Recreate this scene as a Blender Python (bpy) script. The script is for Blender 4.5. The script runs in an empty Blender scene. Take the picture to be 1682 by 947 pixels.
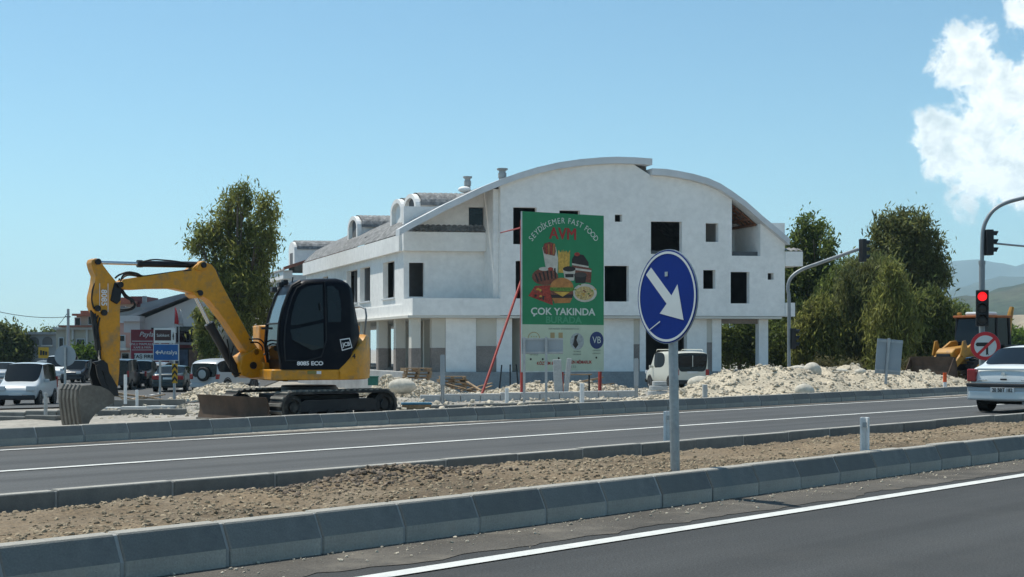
import bpy, math, random
import numpy as np
from mathutils import Vector, Matrix, noise
random.seed(7); rng = np.random.default_rng(7)
R = math.radians
SC = bpy.context.scene
COL = SC.collection

# ---------------------------------------------------------------- camera
F, CX, HY, H = 2243.0, 841.0, 573.0, 1.3      # focal length and horizon in photo pixels, eye height in metres
cam_d = bpy.data.cameras.new('camera'); cam = bpy.data.objects.new('camera', cam_d); COL.objects.link(cam)
cam.location = (0, 0, H); cam.rotation_euler = (R(90), 0, 0)
cam_d.sensor_width = 36; cam_d.lens = 36*F/1682; cam_d.shift_y = (HY-473.5)/1682
cam_d.clip_start = 0.1; cam_d.clip_end = 60000
SC.camera = cam

# ---------------------------------------------------------------- sky, sun, exposure
SUN_EL = R(63); SUN_DIR = Vector((-0.80, 0.60, 0)).normalized()
SUN = Vector((SUN_DIR.x*math.cos(SUN_EL), SUN_DIR.y*math.cos(SUN_EL), math.sin(SUN_EL)))
w = bpy.data.worlds.new('World'); SC.world = w; w.use_nodes = True
nt = w.node_tree; nt.nodes.clear()
def N(t, **k):
    n = nt.nodes.new(t)
    for a, b in k.items(): setattr(n, a, b)
    return n
L = lambda a, b: nt.links.new(a, b)
def val(x): return x
def mth(op, a, b=None, c=None, clamp=False):
    n = N('ShaderNodeMath', operation=op, use_clamp=clamp)
    for i, q in enumerate((a, b, c)):
        if q is None: continue
        if isinstance(q, (int, float)): n.inputs[i].default_value = q
        else: L(q, n.inputs[i])
    return n.outputs[0]
sky = N('ShaderNodeTexSky', sky_type='NISHITA'); sky.sun_disc = False
sky.sun_elevation = SUN_EL; sky.sun_rotation = math.atan2(SUN_DIR.x, SUN_DIR.y)
sky.altitude = 50; sky.air_density = 1.0; sky.dust_density = 0.4; sky.ozone_density = 3.0
tc = N('ShaderNodeTexCoord'); sep = N('ShaderNodeSeparateXYZ'); L(tc.outputs['Generated'], sep.inputs[0])
az = mth('ARCTAN2', sep.outputs[0], sep.outputs[1]); el = mth('ARCSINE', sep.outputs[2])
comb = N('ShaderNodeCombineXYZ'); L(az, comb.inputs[0]); L(el, comb.inputs[1])
def wnoise(scale, detail, rough, off=0.0, dist=0.0):
    n = N('ShaderNodeTexNoise'); n.inputs['Scale'].default_value = scale; n.inputs['Detail'].default_value = detail
    n.inputs['Roughness'].default_value = rough; n.inputs['Distortion'].default_value = dist
    a = N('ShaderNodeVectorMath', operation='ADD'); L(comb.outputs[0], a.inputs[0]); a.inputs[1].default_value = (off, off*.7, off*.3)
    L(a.outputs[0], n.inputs['Vector']); return n.outputs['Fac']
# cumulus bank over the valley on the right: (azimuth, elevation, radius) of its billows, in radians
BILLOWS = [(.325,.198,.026),(.337,.190,.018),(.312,.150,.026),(.333,.152,.036),(.352,.170,.034),(.309,.128,.018),(.327,.118,.026),(.350,.120,.034),(.358,.229,.014),
           (.395,.165,.06),(.44,.14,.06),(.50,.15,.07),(.58,.12,.05)]
cur = None
for (a, e, r) in BILLOWS:
    dx = mth('MULTIPLY', mth('SUBTRACT', az, a), 1.0); dy = mth('SUBTRACT', el, e)
    dd = mth('SQRT', mth('ADD', mth('MULTIPLY', dx, dx), mth('MULTIPLY', dy, dy)))
    t = mth('SUBTRACT', 1.0, mth('DIVIDE', dd, r))
    cur = t if cur is None else mth('SMOOTH_MAX', cur, t, 0.25)
n1 = wnoise(34, 10, .66, 3.1, .25)
n2 = wnoise(34, 10, .66, 3.107, .25)   # the same field a step towards the sun, for the lit and shaded sides of the billows
dens = mth('ADD', cur, mth('MULTIPLY', mth('SUBTRACT', n1, .5), 2.6))
cov = N('ShaderNodeMapRange', interpolation_type='SMOOTHSTEP'); L(dens, cov.inputs[0])
cov.inputs[1].default_value = .0; cov.inputs[2].default_value = .42
lit = mth('MULTIPLY_ADD', mth('SUBTRACT', n2, n1), 3.6, .78, clamp=True)
core = N('ShaderNodeMapRange'); L(dens, core.inputs[0]); core.inputs[1].default_value = .1; core.inputs[2].default_value = 1.6
core.inputs[3].default_value = 1.0; core.inputs[4].default_value = .88
cl = N('ShaderNodeMix', data_type='RGBA')
L(mth('MULTIPLY', lit, core.outputs[0]), cl.inputs['Factor'])
cl.inputs['A'].default_value = (6.0, 6.8, 6.9, 1); cl.inputs['B'].default_value = (10.6, 10.8, 10.5, 1)
mx = N('ShaderNodeMix', data_type='RGBA'); L(mth('MULTIPLY', cov.outputs[0], .93), mx.inputs['Factor'])
tint = N('ShaderNodeMix', data_type='RGBA', blend_type='MULTIPLY'); tint.inputs['Factor'].default_value = 1   # the greenish cast of the windscreen the photo was taken through
L(sky.outputs[0], tint.inputs['A']); tint.inputs['B'].default_value = (.84, 1.09, 1.04, 1)
L(tint.outputs['Result'], mx.inputs['A']); L(cl.outputs['Result'], mx.inputs['B'])
bg = N('ShaderNodeBackground'); L(mx.outputs['Result'], bg.inputs[0]); bg.inputs[1].default_value = .105
out = N('ShaderNodeOutputWorld'); L(bg.outputs[0], out.inputs[0])
sd = bpy.data.lights.new('sun', 'SUN'); sd.energy = 4.4; sd.angle = R(.53); sd.color = (1, .96, .87)
so = bpy.data.objects.new('sun', sd); COL.objects.link(so); so.rotation_euler = SUN.to_track_quat('Z', 'Y').to_euler()
vs = SC.view_settings; vs.view_transform = 'Standard'; vs.look = 'None'; vs.exposure = .24; vs.gamma = 1; vs.use_curve_mapping = False
SC.cycles.use_denoising = True; SC.cycles.max_bounces = 6; SC.cycles.volume_bounces = 1; SC.cycles.transparent_max_bounces = 8

# ---------------------------------------------------------------- helpers
def P(px, py, Y):                       # a photo pixel at a known distance
    return Vector(((px-CX)/F*Y, Y, H-(py-HY)/F*Y))
def G(px, py, z=0.0):                   # a photo pixel on level ground of height z
    return P(px, py, (H-z)*F/(py-HY))
def v3(*a): return Vector(a)

MATS = {}
def mat(name, col, rough=.8, var=.15, scale=3.0, bump=.0, bscale=40., metal=0., spec=.4, col2=None, fine=0., fscale=60., coat=0., island=0., trans=0., emit=0., stain=None, stamt=.0, stscale=1.2, streak=0., objrand=0.):
    """procedural surface: base colour with broad and fine variation, stains of their own shape, fine relief"""
    if name in MATS: return MATS[name]
    m = bpy.data.materials.new(name); m.use_nodes = True; t = m.node_tree; nd = t.nodes; lk = t.links.new
    b = nd['Principled BSDF']; b.inputs['Roughness'].default_value = rough; b.inputs['Metallic'].default_value = metal
    b.inputs['Specular IOR Level'].default_value = spec; b.inputs['Coat Weight'].default_value = coat; b.inputs['Coat Roughness'].default_value = .06
    tcn = nd.new('ShaderNodeTexCoord')
    def noi(s, d=5, r=.55):
        n = nd.new('ShaderNodeTexNoise'); n.inputs['Scale'].default_value = s; n.inputs['Detail'].default_value = d; n.inputs['Roughness'].default_value = r
        lk(tcn.outputs['Object'], n.inputs['Vector']); return n.outputs['Fac']
    def rgb(c): return (c[0], c[1], c[2], 1)
    c2 = col2 if col2 else tuple(min(1, x*(1+var)) for x in col)
    c1 = col if col2 else tuple(x*(1-var) for x in col)
    mxn = nd.new('ShaderNodeMix'); mxn.data_type = 'RGBA'; mxn.inputs['A'].default_value = rgb(c1); mxn.inputs['B'].default_value = rgb(c2)
    mr = nd.new('ShaderNodeMapRange'); mr.inputs[1].default_value = .3; mr.inputs[2].default_value = .7; lk(noi(scale), mr.inputs[0])
    lk(mr.outputs[0], mxn.inputs['Factor']); res = mxn.outputs['Result']
    def mul(res, fac_socket, lo, hi, a=.3, bb=.7):
        q = nd.new('ShaderNodeMapRange'); q.inputs[1].default_value = a; q.inputs[2].default_value = bb; q.inputs[3].default_value = lo; q.inputs[4].default_value = hi
        lk(fac_socket, q.inputs[0]); x = nd.new('ShaderNodeMix'); x.data_type = 'RGBA'; x.blend_type = 'MULTIPLY'; x.inputs['Factor'].default_value = 1
        lk(res, x.inputs['A']); lk(q.outputs[0], x.inputs['B']); return x.outputs['Result']
    if fine: res = mul(res, noi(fscale, 3, .6), 1-fine, 1+fine)
    if island:
        gn = nd.new('ShaderNodeNewGeometry'); res = mul(res, gn.outputs['Random Per Island'], 1-island, 1+island, 0, 1)
    if objrand:
        oi = nd.new('ShaderNodeObjectInfo'); res = mul(res, oi.outputs['Random'], 1-objrand, 1+objrand, 0, 1)
    if streak:
        mp = nd.new('ShaderNodeMapping'); mp.vector_type = 'TEXTURE'; mp.inputs['Rotation'].default_value = (0, 0, R(46.1)); mp.inputs['Scale'].default_value = (26, .55, 1)
        lk(tcn.outputs['Object'], mp.inputs['Vector']); sn = nd.new('ShaderNodeTexNoise'); sn.inputs['Scale'].default_value = 1; sn.inputs['Detail'].default_value = 4; lk(mp.outputs[0], sn.inputs['Vector'])
        res = mul(res, sn.outputs['Fac'], 1-streak, 1+streak)
    if stain:
        sx = nd.new('ShaderNodeMix'); sx.data_type = 'RGBA'; sx.inputs['B'].default_value = rgb(stain); lk(res, sx.inputs['A'])
        q = nd.new('ShaderNodeMapRange'); q.inputs[1].default_value = .5; q.inputs[2].default_value = .72; q.inputs[4].default_value = stamt
        lk(noi(stscale, 7, .68), q.inputs[0]); lk(q.outputs[0], sx.inputs['Factor']); res = sx.outputs['Result']
    lk(res, b.inputs['Base Color'])
    if bump:
        bn = nd.new('ShaderNodeBump'); bn.inputs['Strength'].default_value = bump; bn.inputs['Distance'].default_value = .02
        lk(noi(bscale, 6, .6), bn.inputs['Height']); lk(bn.outputs[0], b.inputs['Normal'])
    if emit:
        b.inputs['Emission Color'].default_value = rgb(col); b.inputs['Emission Strength'].default_value = emit
    if trans:
        tr = nd.new('ShaderNodeBsdfTranslucent'); ms = nd.new('ShaderNodeMixShader'); ms.inputs[0].default_value = trans
        lk(res, tr.inputs[0]); lk(b.outputs[0], ms.inputs[1]); lk(tr.outputs[0], ms.inputs[2]); lk(ms.outputs[0], nd['Material Output'].inputs[0])
    MATS[name] = m; return m

class MB:
    def __init__(s): s.v = []; s.f = []
    def add(s, vs, fs):
        o = len(s.v); s.v += [tuple(p) for p in vs]; s.f += [tuple(i+o for i in f) for f in fs]; return s
    def hexa(s, p):
        return s.add(p, [(0,3,2,1),(4,5,6,7),(0,1,5,4),(1,2,6,5),(2,3,7,6),(3,0,4,7)])
    def box(s, x0, x1, y0, y1, z0, z1, M=None):
        p = [Vector(q) for q in ((x0,y0,z0),(x1,y0,z0),(x1,y1,z0),(x0,y1,z0),(x0,y0,z1),(x1,y0,z1),(x1,y1,z1),(x0,y1,z1))]
        if M: p = [M(q) if callable(M) else M @ q for q in p]
        return s.hexa(p)
    def prism(s, poly, fn, w0, w1):
        n = len(poly); a = [fn(u, v, w0) for u, v in poly]; b = [fn(u, v, w1) for u, v in poly]
        return s.add(a+b, [tuple(range(n))[::-1], tuple(range(n, 2*n))]+[(i, (i+1) % n, n+(i+1) % n, n+i) for i in range(n)])
    def cyl(s, p0, p1, r, r1=None, n=12, cap=True):
        p0 = Vector(p0); p1 = Vector(p1); r1 = r if r1 is None else r1
        d = (p1-p0).normalized(); a = d.orthogonal().normalized(); b = d.cross(a)
        c = [(math.cos(2*math.pi*i/n), math.sin(2*math.pi*i/n)) for i in range(n)]
        vs = [p0+(a*x+b*y)*r for x, y in c]+[p1+(a*x+b*y)*r1 for x, y in c]
        fs = [(i, (i+1) % n, n+(i+1) % n, n+i) for i in range(n)]
        if cap: fs += [tuple(range(n))[::-1], tuple(range(n, 2*n))]
        return s.add(vs, fs)
    def tube(s, pts, r, n=8, sm=0):
        pts = [Vector(p) for p in pts]; n0 = len(pts)
        if sm:
            o = []
            m = len(pts)
            for i in range(m-1):
                a, b, c, d = pts[max(i-1, 0)], pts[i], pts[i+1], pts[min(i+2, m-1)]
                for k in range(sm):
                    t = k/sm
                    o.append(.5*((2*b)+(c-a)*t+(2*a-5*b+4*c-d)*t*t+(3*b-a-3*c+d)*t**3))
            pts = o+[pts[-1]]
        m = len(pts); rs = list(np.interp(np.linspace(0, 1, m), np.linspace(0, 1, len(r)), r)) if isinstance(r, (list, tuple)) else [r]*m
        d0 = (pts[1]-pts[0]).normalized(); a = d0.orthogonal().normalized(); vs = []
        for i, p in enumerate(pts):
            d = (pts[min(i+1, m-1)]-pts[max(i-1, 0)]).normalized(); a = (a-d*a.dot(d)).normalized(); b = d.cross(a)
            vs += [p+(a*math.cos(2*math.pi*k/n)+b*math.sin(2*math.pi*k/n))*rs[i] for k in range(n)]
        fs = [(i*n+k, i*n+(k+1) % n, (i+1)*n+(k+1) % n, (i+1)*n+k) for i in range(m-1) for k in range(n)]
        return s.add(vs, fs+[tuple(range(n))[::-1], tuple(range((m-1)*n, m*n))])
    def lathe(s, prof, o, ax, n=20, cap=True):
        o = Vector(o); d = Vector(ax).normalized(); a = d.orthogonal().normalized(); b = d.cross(a); m = len(prof)
        vs = [o+d*h+(a*math.cos(2*math.pi*k/n)+b*math.sin(2*math.pi*k/n))*r for r, h in prof for k in range(n)]
        fs = [(i*n+k, i*n+(k+1) % n, (i+1)*n+(k+1) % n, (i+1)*n+k) for i in range(m-1) for k in range(n)]
        return s.add(vs, fs+([tuple(range(n))[::-1], tuple(range((m-1)*n, m*n))] if cap else []))
    def poly(s, pts): return s.add(pts, [tuple(range(len(pts)))])
    def rock(s, c, r, sq=(1, 1, .75), jit=.22, rnd=random):
        rot = Matrix.Rotation(rnd.random()*6.3, 3, 'Z') @ Matrix.Rotation(rnd.random()*6.3, 3, 'X')
        vs = []
        for q in ICO[0]:
            k = 1+rnd.uniform(-jit, jit); q = rot @ Vector(q); vs.append(Vector(c)+Vector((q.x*sq[0], q.y*sq[1], q.z*sq[2]))*r*k)
        return s.add(vs, ICO[1])
    def mesh(s, name, inv=None):
        me = bpy.data.meshes.new(name)
        v = s.v if inv is None else [tuple(inv @ Vector(p)) for p in s.v]
        me.from_pydata(v, [], s.f); me.update(); return me
    def build(s, name, m, parent=None, world=False, smooth=False, bevel=0, sub=0, auto=None):
        inv = XF[parent.name].inverted() if (world and parent is not None) else None
        me = s.mesh(name, inv); return link(name, me, m, parent, smooth, bevel, sub, auto)
def fixn(me):
    import bmesh
    b = bmesh.new(); b.from_mesh(me); bmesh.ops.recalc_face_normals(b, faces=b.faces); b.to_mesh(me); b.free()
def link(name, me, m, parent=None, smooth=False, bevel=0, sub=0, auto=None):
    if len(me.polygons) < 60000: fixn(me)
    if m: me.materials.append(m)
    o = bpy.data.objects.new(name, me); COL.objects.link(o)
    if parent is not None: o.parent = parent
    if smooth or auto: me.polygons.foreach_set('use_smooth', [True]*len(me.polygons))
    if bevel:
        b = o.modifiers.new('edge', 'BEVEL'); b.width = bevel; b.segments = 2; b.limit_method = 'ANGLE'; b.angle_limit = R(35)
    if sub:
        q = o.modifiers.new('sub', 'SUBSURF'); q.levels = sub; q.render_levels = sub
    if auto: me.set_sharp_from_angle(angle=R(auto))
    return o
def _ico():
    t = (1+5**.5)/2; v = [(-1,t,0),(1,t,0),(-1,-t,0),(1,-t,0),(0,-1,t),(0,1,t),(0,-1,-t),(0,1,-t),(t,0,-1),(t,0,1),(-t,0,-1),(-t,0,1)]
    k = (1+t*t)**.5; v = [(a/k, b/k, c/k) for a, b, c in v]
    f = [(0,11,5),(0,5,1),(0,1,7),(0,7,10),(0,10,11),(1,5,9),(5,11,4),(11,10,2),(10,7,6),(7,1,8),(3,9,4),(3,4,2),(3,2,6),(3,6,8),(3,8,9),(4,9,5),(2,4,11),(6,2,10),(8,6,7),(9,8,1)]
    return v, f
ICO = _ico()
XF = {}
def tag(o, label=None, cat=None, group=None, kind=None):
    if label: o['label'] = label
    if cat: o['category'] = cat
    if group: o['group'] = group
    if kind: o['kind'] = kind
    return o
def thing(name, label, cat, loc=(0, 0, 0), rz=0., group=None, kind=None):
    e = bpy.data.objects.new(name, None); COL.objects.link(e); e.empty_display_size = .2
    e.location = loc; e.rotation_euler = (0, 0, rz); XF[e.name] = Matrix.Translation(Vector(loc)) @ Matrix.Rotation(rz, 4, 'Z')
    return tag(e, label, cat, group, kind)
def text(body, size, m, parent, M, name='lettering', align='CENTER', bold=0., sx=1., shear=0., ext=.002):
    c = bpy.data.curves.new(name, 'FONT'); c.body = body; c.size = size; c.align_x = align; c.align_y = 'CENTER'
    c.extrude = ext; c.offset = bold; c.shear = shear; c.resolution_u = 3; c.materials.append(m)
    t_ = bpy.data.objects.new('lettering_curve', c); me = bpy.data.meshes.new_from_object(t_); bpy.data.objects.remove(t_); bpy.data.curves.remove(c)
    me.name = name; o = bpy.data.objects.new(name, me); COL.objects.link(o); o.parent = parent
    o.matrix_local = (XF[parent.name].inverted() if parent.name in XF else Matrix()) @ M @ Matrix.Diagonal((sx, 1, 1, 1)); return o
def frame(o, x, y):                       # matrix whose local x, y lie along two world directions
    x = Vector(x).normalized(); y = Vector(y).normalized(); z = x.cross(y).normalized(); y = z.cross(x)
    m = Matrix((x, y, z)).transposed().to_4x4(); m.translation = Vector(o); return m

# ---------------------------------------------------------------- materials
asphalt = mat('asphalt', (.046,.047,.046), .85, .12, .35, bump=.7, bscale=80, fine=.42, fscale=60, stain=(.075,.072,.066), stamt=.6, stscale=.5, streak=.34)
asphalt_far = mat('asphalt_worn', (.066,.067,.066), .82, .10, .3, bump=.5, bscale=60, fine=.28, fscale=40, stain=(.10,.097,.09), stamt=.5, stscale=.35, streak=.32)
dusty = mat('dusty_asphalt', (.098,.088,.074), .95, .25, 1.4, bump=.7, bscale=90, fine=.4, fscale=90, stain=(.25,.22,.175), stamt=.6, stscale=1.6)
paint_w = mat('road_paint', (.62,.62,.58), .7, .1, 3, fine=.12, fscale=90, stain=(.25,.245,.23), stamt=.55, stscale=6)
kerbm = mat('kerb_concrete', (.17,.172,.158), .9, .2, 1.6, bump=.3, bscale=80, fine=.12, fscale=90, stain=(.095,.10,.10), stamt=.7, stscale=3, objrand=.16)
kerbl = mat('kerb_dusty_foot_lit_top', (.35,.335,.295), .95, .18, 2.2, bump=.4, bscale=80, fine=.15, stain=(.36,.33,.28), stamt=.7, stscale=4)
mortar = mat('mortar', (.34,.34,.32), .95, .15, 6, bump=.4)
soil = mat('soil', (.175,.128,.078), .97, .42, .8, bump=1.0, bscale=38, fine=.5, fscale=38, stain=(.27,.215,.15), stamt=.75, stscale=1.3)
stone_s = mat('soil_stones', (.28,.22,.145), .95, .3, 5, bump=.5, bscale=40, island=.45)
dirt = mat('site_dirt', (.30,.275,.235), .97, .22, .25, bump=.8, bscale=18, fine=.3, fscale=9, stain=(.45,.41,.35), stamt=.7, stscale=.5)
land = dirt
rubble = mat('rubble_fill', (.47,.405,.30), .97, .18, .8, bump=1., bscale=18, fine=.35, fscale=14)
rubble_s = mat('rubble_stones', (.46,.405,.315), .95, .2, 4, bump=.5, bscale=30, island=.28)
plaster = mat('white_plaster', (.86,.84,.80), .9, .04, .3, bump=.2, bscale=20, fine=.06, fscale=3, stain=(.66,.65,.62), stamt=.5, stscale=.55)
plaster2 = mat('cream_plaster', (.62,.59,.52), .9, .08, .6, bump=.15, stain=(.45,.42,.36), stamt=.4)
raw = mat('raw_render', (.25,.215,.19), .95, .12, 1.4, bump=.3, fine=.15, fscale=12)
conc = mat('concrete', (.30,.31,.31), .93, .18, .8, bump=.4, fine=.12, fscale=10, stain=(.20,.20,.20), stamt=.5)
conc_l = mat('pale_concrete', (.42,.43,.42), .93, .12, 1.4, bump=.4, fine=.12, fscale=14)
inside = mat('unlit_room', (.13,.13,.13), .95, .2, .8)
trim = mat('roof_edge', (.62,.64,.65), .85, .08, .8, bump=.1, stain=(.46,.48,.49), stamt=.4)
tilem = mat('roof_tiles', (.19,.19,.188), .85, .3, 3, bump=.3, fine=.3, fscale=9, stain=(.48,.47,.45), stamt=.6, stscale=3)
tile_red = mat('old_red_tiles', (.32,.13,.085), .9, .25, 2, bump=.3, fine=.2)
wood = mat('weathered_wood', (.27,.19,.115), .9, .3, 3, bump=.4, fine=.25, fscale=20)
galv = mat('galvanised_steel', (.36,.38,.39), .45, .12, 4, metal=.75, fine=.1, fscale=30)
galv_d = mat('painted_steel_grey', (.24,.26,.27), .5, .12, 3, metal=.3, fine=.08)
white_p = mat('white_plastic', (.72,.73,.72), .55, .06, 5, fine=.06, stain=(.45,.42,.36), stamt=.5, stscale=9)
yellow = mat('machine_yellow', (.62,.265,.010), .42, .08, 2.2, fine=.08, fscale=14, stain=(.27,.17,.08), stamt=1.0, stscale=3.6, coat=.05, spec=.4)
black = mat('machine_black', (.012,.013,.016), .45, .2, 3, fine=.1, spec=.35, stain=(.05,.045,.04), stamt=.3, stscale=3)
cabm = mat('cab_black', (.004,.005,.009), .4, .2, 3, spec=.12, stain=(.022,.020,.018), stamt=.4, stscale=3)
rubber = mat('rubber', (.028,.027,.026), .85, .2, 5, bump=.5, bscale=40, stain=(.16,.145,.12), stamt=.75, stscale=2.5)
track_dust = mat('dusty_rubber', (.20,.19,.165), .95, .3, 5, bump=.5, bscale=40)
steel = mat('worn_steel', (.165,.148,.125), .6, .2, 4, metal=.35, bump=.3, fine=.15, fscale=20, stain=(.13,.105,.085), stamt=.65, stscale=3)
rust = mat('rusty_blade', (.085,.055,.038), .8, .3, 3, metal=.2, bump=.3, stain=(.15,.11,.08), stamt=.6)
chrome = mat('polished_rod', (.62,.63,.64), .2, .05, 2, metal=1)
glass_d = mat('dark_glass', (.006,.008,.010), .06, .1, 1, spec=.3)
glass_w = mat('windscreen_glass', (.05,.065,.07), .04, .1, 1, spec=1.)
hose = mat('hose_rubber', (.012,.012,.012), .55, .1, 4)
decal = mat('decal_white', (.75,.75,.75), .5, .05, 4)
blue_s = mat('sign_blue', (.001,.022,.185), .5, .08, 2, spec=.15, fine=.05)
white_s = mat('sign_white', (.56,.59,.58), .4, .06, 3, spec=.5)
red_s = mat('sign_red', (.50,.010,.018), .4, .06, 3, spec=.5)
black_s = mat('sign_black', (.012,.012,.012), .4, .1, 3)
signback = mat('sign_back', (.29,.33,.36), .5, .08, 1.5, metal=.4, fine=.05)
red_post = mat('red_lead_paint', (.36,.035,.025), .6, .2, 4, stain=(.2,.05,.03), stamt=.5)
bark = mat('bark', (.16,.125,.095), .95, .25, 6, bump=.8)
bark_p = mat('pale_bark', (.42,.37,.30), .9, .25, 4, bump=.5)
# ---------------------------------------------------------------- the place: axes of the dual carriageway
A = R(43.9); U = Vector((math.sin(A), math.cos(A), 0)); NN = Vector((-math.cos(A), math.sin(A), 0))
def RD(s, d, z=0.): return U*s+NN*d+Vector((0, 0, z))
def sd(p): return p.x*U.x+p.y*U.y, p.x*NN.x+p.y*NN.y
ZD = ([-1e5, 17.55, 17.7, 18.3, 20, 22.5, 40, 57, 1e5], [-.03, -.03, .10, .08, -.04, -.10, -.60, -1.2, -1.2])
def fbm(x, y, sc, o=4, seed=0.): return noise.fractal(Vector((x*sc, y*sc, seed)), 1.0, 2.0, o)
def zt(x, y, rough=True):
    d = x*NN.x+y*NN.y; z = float(np.interp(d, *ZD))
    if rough and 18.2 < d < 75 and x > -14 and y < 120: z += .055*fbm(x, y, .8)*min(1, (d-18.2)/2)
    return z

# ground: one sheet to the horizon, finer where the building site is
def axis(lo, hi, step, far, k=1.35):
    a = list(np.arange(lo, hi+1e-6, step)); o = step
    while a[-1] < far: o *= k; a.append(a[-1]+o)
    o = step
    while a[0] > -far: o *= k; a.insert(0, a[0]-o)
    return a
gx = axis(-34, 42, .6, 9000); gy = axis(10, 96, .6, 9000)
vs = [(x, y, zt(x, y)) for y in gy for x in gx]; nx = len(gx)
fs = [(j*nx+i, j*nx+i+1, (j+1)*nx+i+1, (j+1)*nx+i) for j in range(len(gy)-1) for i in range(nx-1)]
gm = MB(); gm.v = vs; gm.f = fs
tag(gm.build('ground', dirt, smooth=True), kind='structure')

def strip(name, d0, d1, z, m, s0=-120, s1=320, n=60):
    b = MB(); ss = np.linspace(s0, s1, n+1)
    for i in range(n): b.poly([RD(ss[i], d0, z), RD(ss[i+1], d0, z), RD(ss[i+1], d1, z), RD(ss[i], d1, z)])
    return tag(b.build(name, m), kind='structure')
strip('road', -9, 7.0, 0, asphalt)
strip('far_road', 9.5, 17.6, 0, asphalt_far)
# dust lying along the kerb, with a ragged edge
b = MB(); ss = np.arange(-6, 40, .12); ed = [6.18+.16*fbm(s, 0, 1.1, 5, 3.)+.05*fbm(s, 9, 6, 3) for s in ss]
for i in range(len(ss)-1): b.poly([RD(ss[i], ed[i], .004), RD(ss[i+1], ed[i+1], .004), RD(ss[i+1], 7.0, .004), RD(ss[i], 7.0, .004)])
tag(b.build('road_shoulder', dusty), kind='structure')
b = MB(); ss = np.arange(2, 60, .15); ed = [17.18+.10*fbm(s, 4, .9, 5, 5.) for s in ss]
for i in range(len(ss)-1): b.poly([RD(ss[i], ed[i], .004), RD(ss[i+1], ed[i+1], .004), RD(ss[i+1], 17.55, .004), RD(ss[i], 17.55, .004)])
tag(b.build('road_shoulder', dusty), kind='structure')
strip('road_line', 5.87, 6.01, .008, paint_w, n=2)
strip('road_line', 13.86, 13.99, .008, paint_w, n=2)
strip('road_line', 16.76, 16.88, .008, paint_w, n=2)
strip('road_line', -.07, .07, .008, paint_w, n=2)

# kerbs of single stones with mortar joints
def kerb(name, dface, sgn, h, s0, s1, run, ln=.70, base=-.05, lean=.075, mt=None):
    root = thing(name, None, None, RD((s0+s1)/2, dface), 0, kind='structure')
    prof = [(0, base), (0, h*.43), (lean*.9, h*.93), (lean, h*.985), (lean+.015, h), (.20, h), (.20, base)]
    def ring(x, e=0): return [RD(x, dface+sgn*(max(p, e) if i < 5 else p-e), z-(e if z > 0 else 0)) for i, (p, z) in enumerate(prof)]
    mb = MB(); a = prof
    pf = [(p, z) for p, z in prof]
    def put(l, o):
        m_ = MB(); n_ = len(pf)
        va = [Vector((0, sgn*p, z)) for p, z in pf]; vb = [Vector((l, sgn*p, z)) for p, z in pf]
        m_.add(va+vb, [tuple(range(n_)), tuple(range(n_, 2*n_))]+[(i, (i+1) % n_, n_+(i+1) % n_, n_+i) for i in range(n_)])
        return m_
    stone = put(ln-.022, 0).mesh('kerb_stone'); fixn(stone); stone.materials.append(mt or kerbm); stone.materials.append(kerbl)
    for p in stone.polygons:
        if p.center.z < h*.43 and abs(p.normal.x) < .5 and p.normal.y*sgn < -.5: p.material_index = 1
        if p.normal.z > .9: p.material_index = 1  # sunlit band along the kerb top, put into the colour with the paler material
    ang = math.atan2(U.y, U.x); k = int((s1-s0)/ln); inv = XF[root.name].inverted()
    for i in range(k):
        o = bpy.data.objects.new('kerb_stone', stone); COL.objects.link(o); o.parent = root
        o.matrix_local = inv @ (Matrix.Translation(RD(s0+i*ln, dface+random.uniform(-.006, .006), random.uniform(-.006, .004))) @ Matrix.Rotation(ang+random.uniform(-.006, .006), 4, 'Z'))
        bv = o.modifiers.new('edge', 'BEVEL'); bv.width = .008; bv.segments = 1
    m_ = MB(); pr = [(p+.012 if i < 5 else p-.012, z-.010 if z > .01 else z) for i, (p, z) in enumerate(prof)]; n_ = len(pr)
    va = [RD(s0, dface+sgn*p, z) for p, z in pr]; vb = [RD(s0+k*ln, dface+sgn*p, z) for p, z in pr]
    m_.add(va+vb, [tuple(range(n_)), tuple(range(n_, 2*n_))]+[(i, (i+1) % n_, n_+(i+1) % n_, n_+i) for i in range(n_)])
    m_.build('mortar_bed', mortar, root, world=True)
    for (a0, a1) in run:
        m_ = MB(); va = [RD(a0, dface+sgn*p, z) for p, z in prof]; vb = [RD(a1, dface+sgn*p, z) for p, z in prof]
        m_.add(va+vb, [tuple(range(n_)), tuple(range(n_, 2*n_))]+[(i, (i+1) % n_, n_+(i+1) % n_, n_+i) for i in range(n_)])
        m_.build('kerb_run', kerbm, root, world=True)
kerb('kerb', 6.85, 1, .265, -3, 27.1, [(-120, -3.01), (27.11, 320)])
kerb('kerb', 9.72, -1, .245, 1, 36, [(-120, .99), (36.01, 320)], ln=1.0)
kerb('kerb', 17.5, 1, .245, 4, 50.2, [(-120, 3.99), (50.21, 320)])

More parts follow.
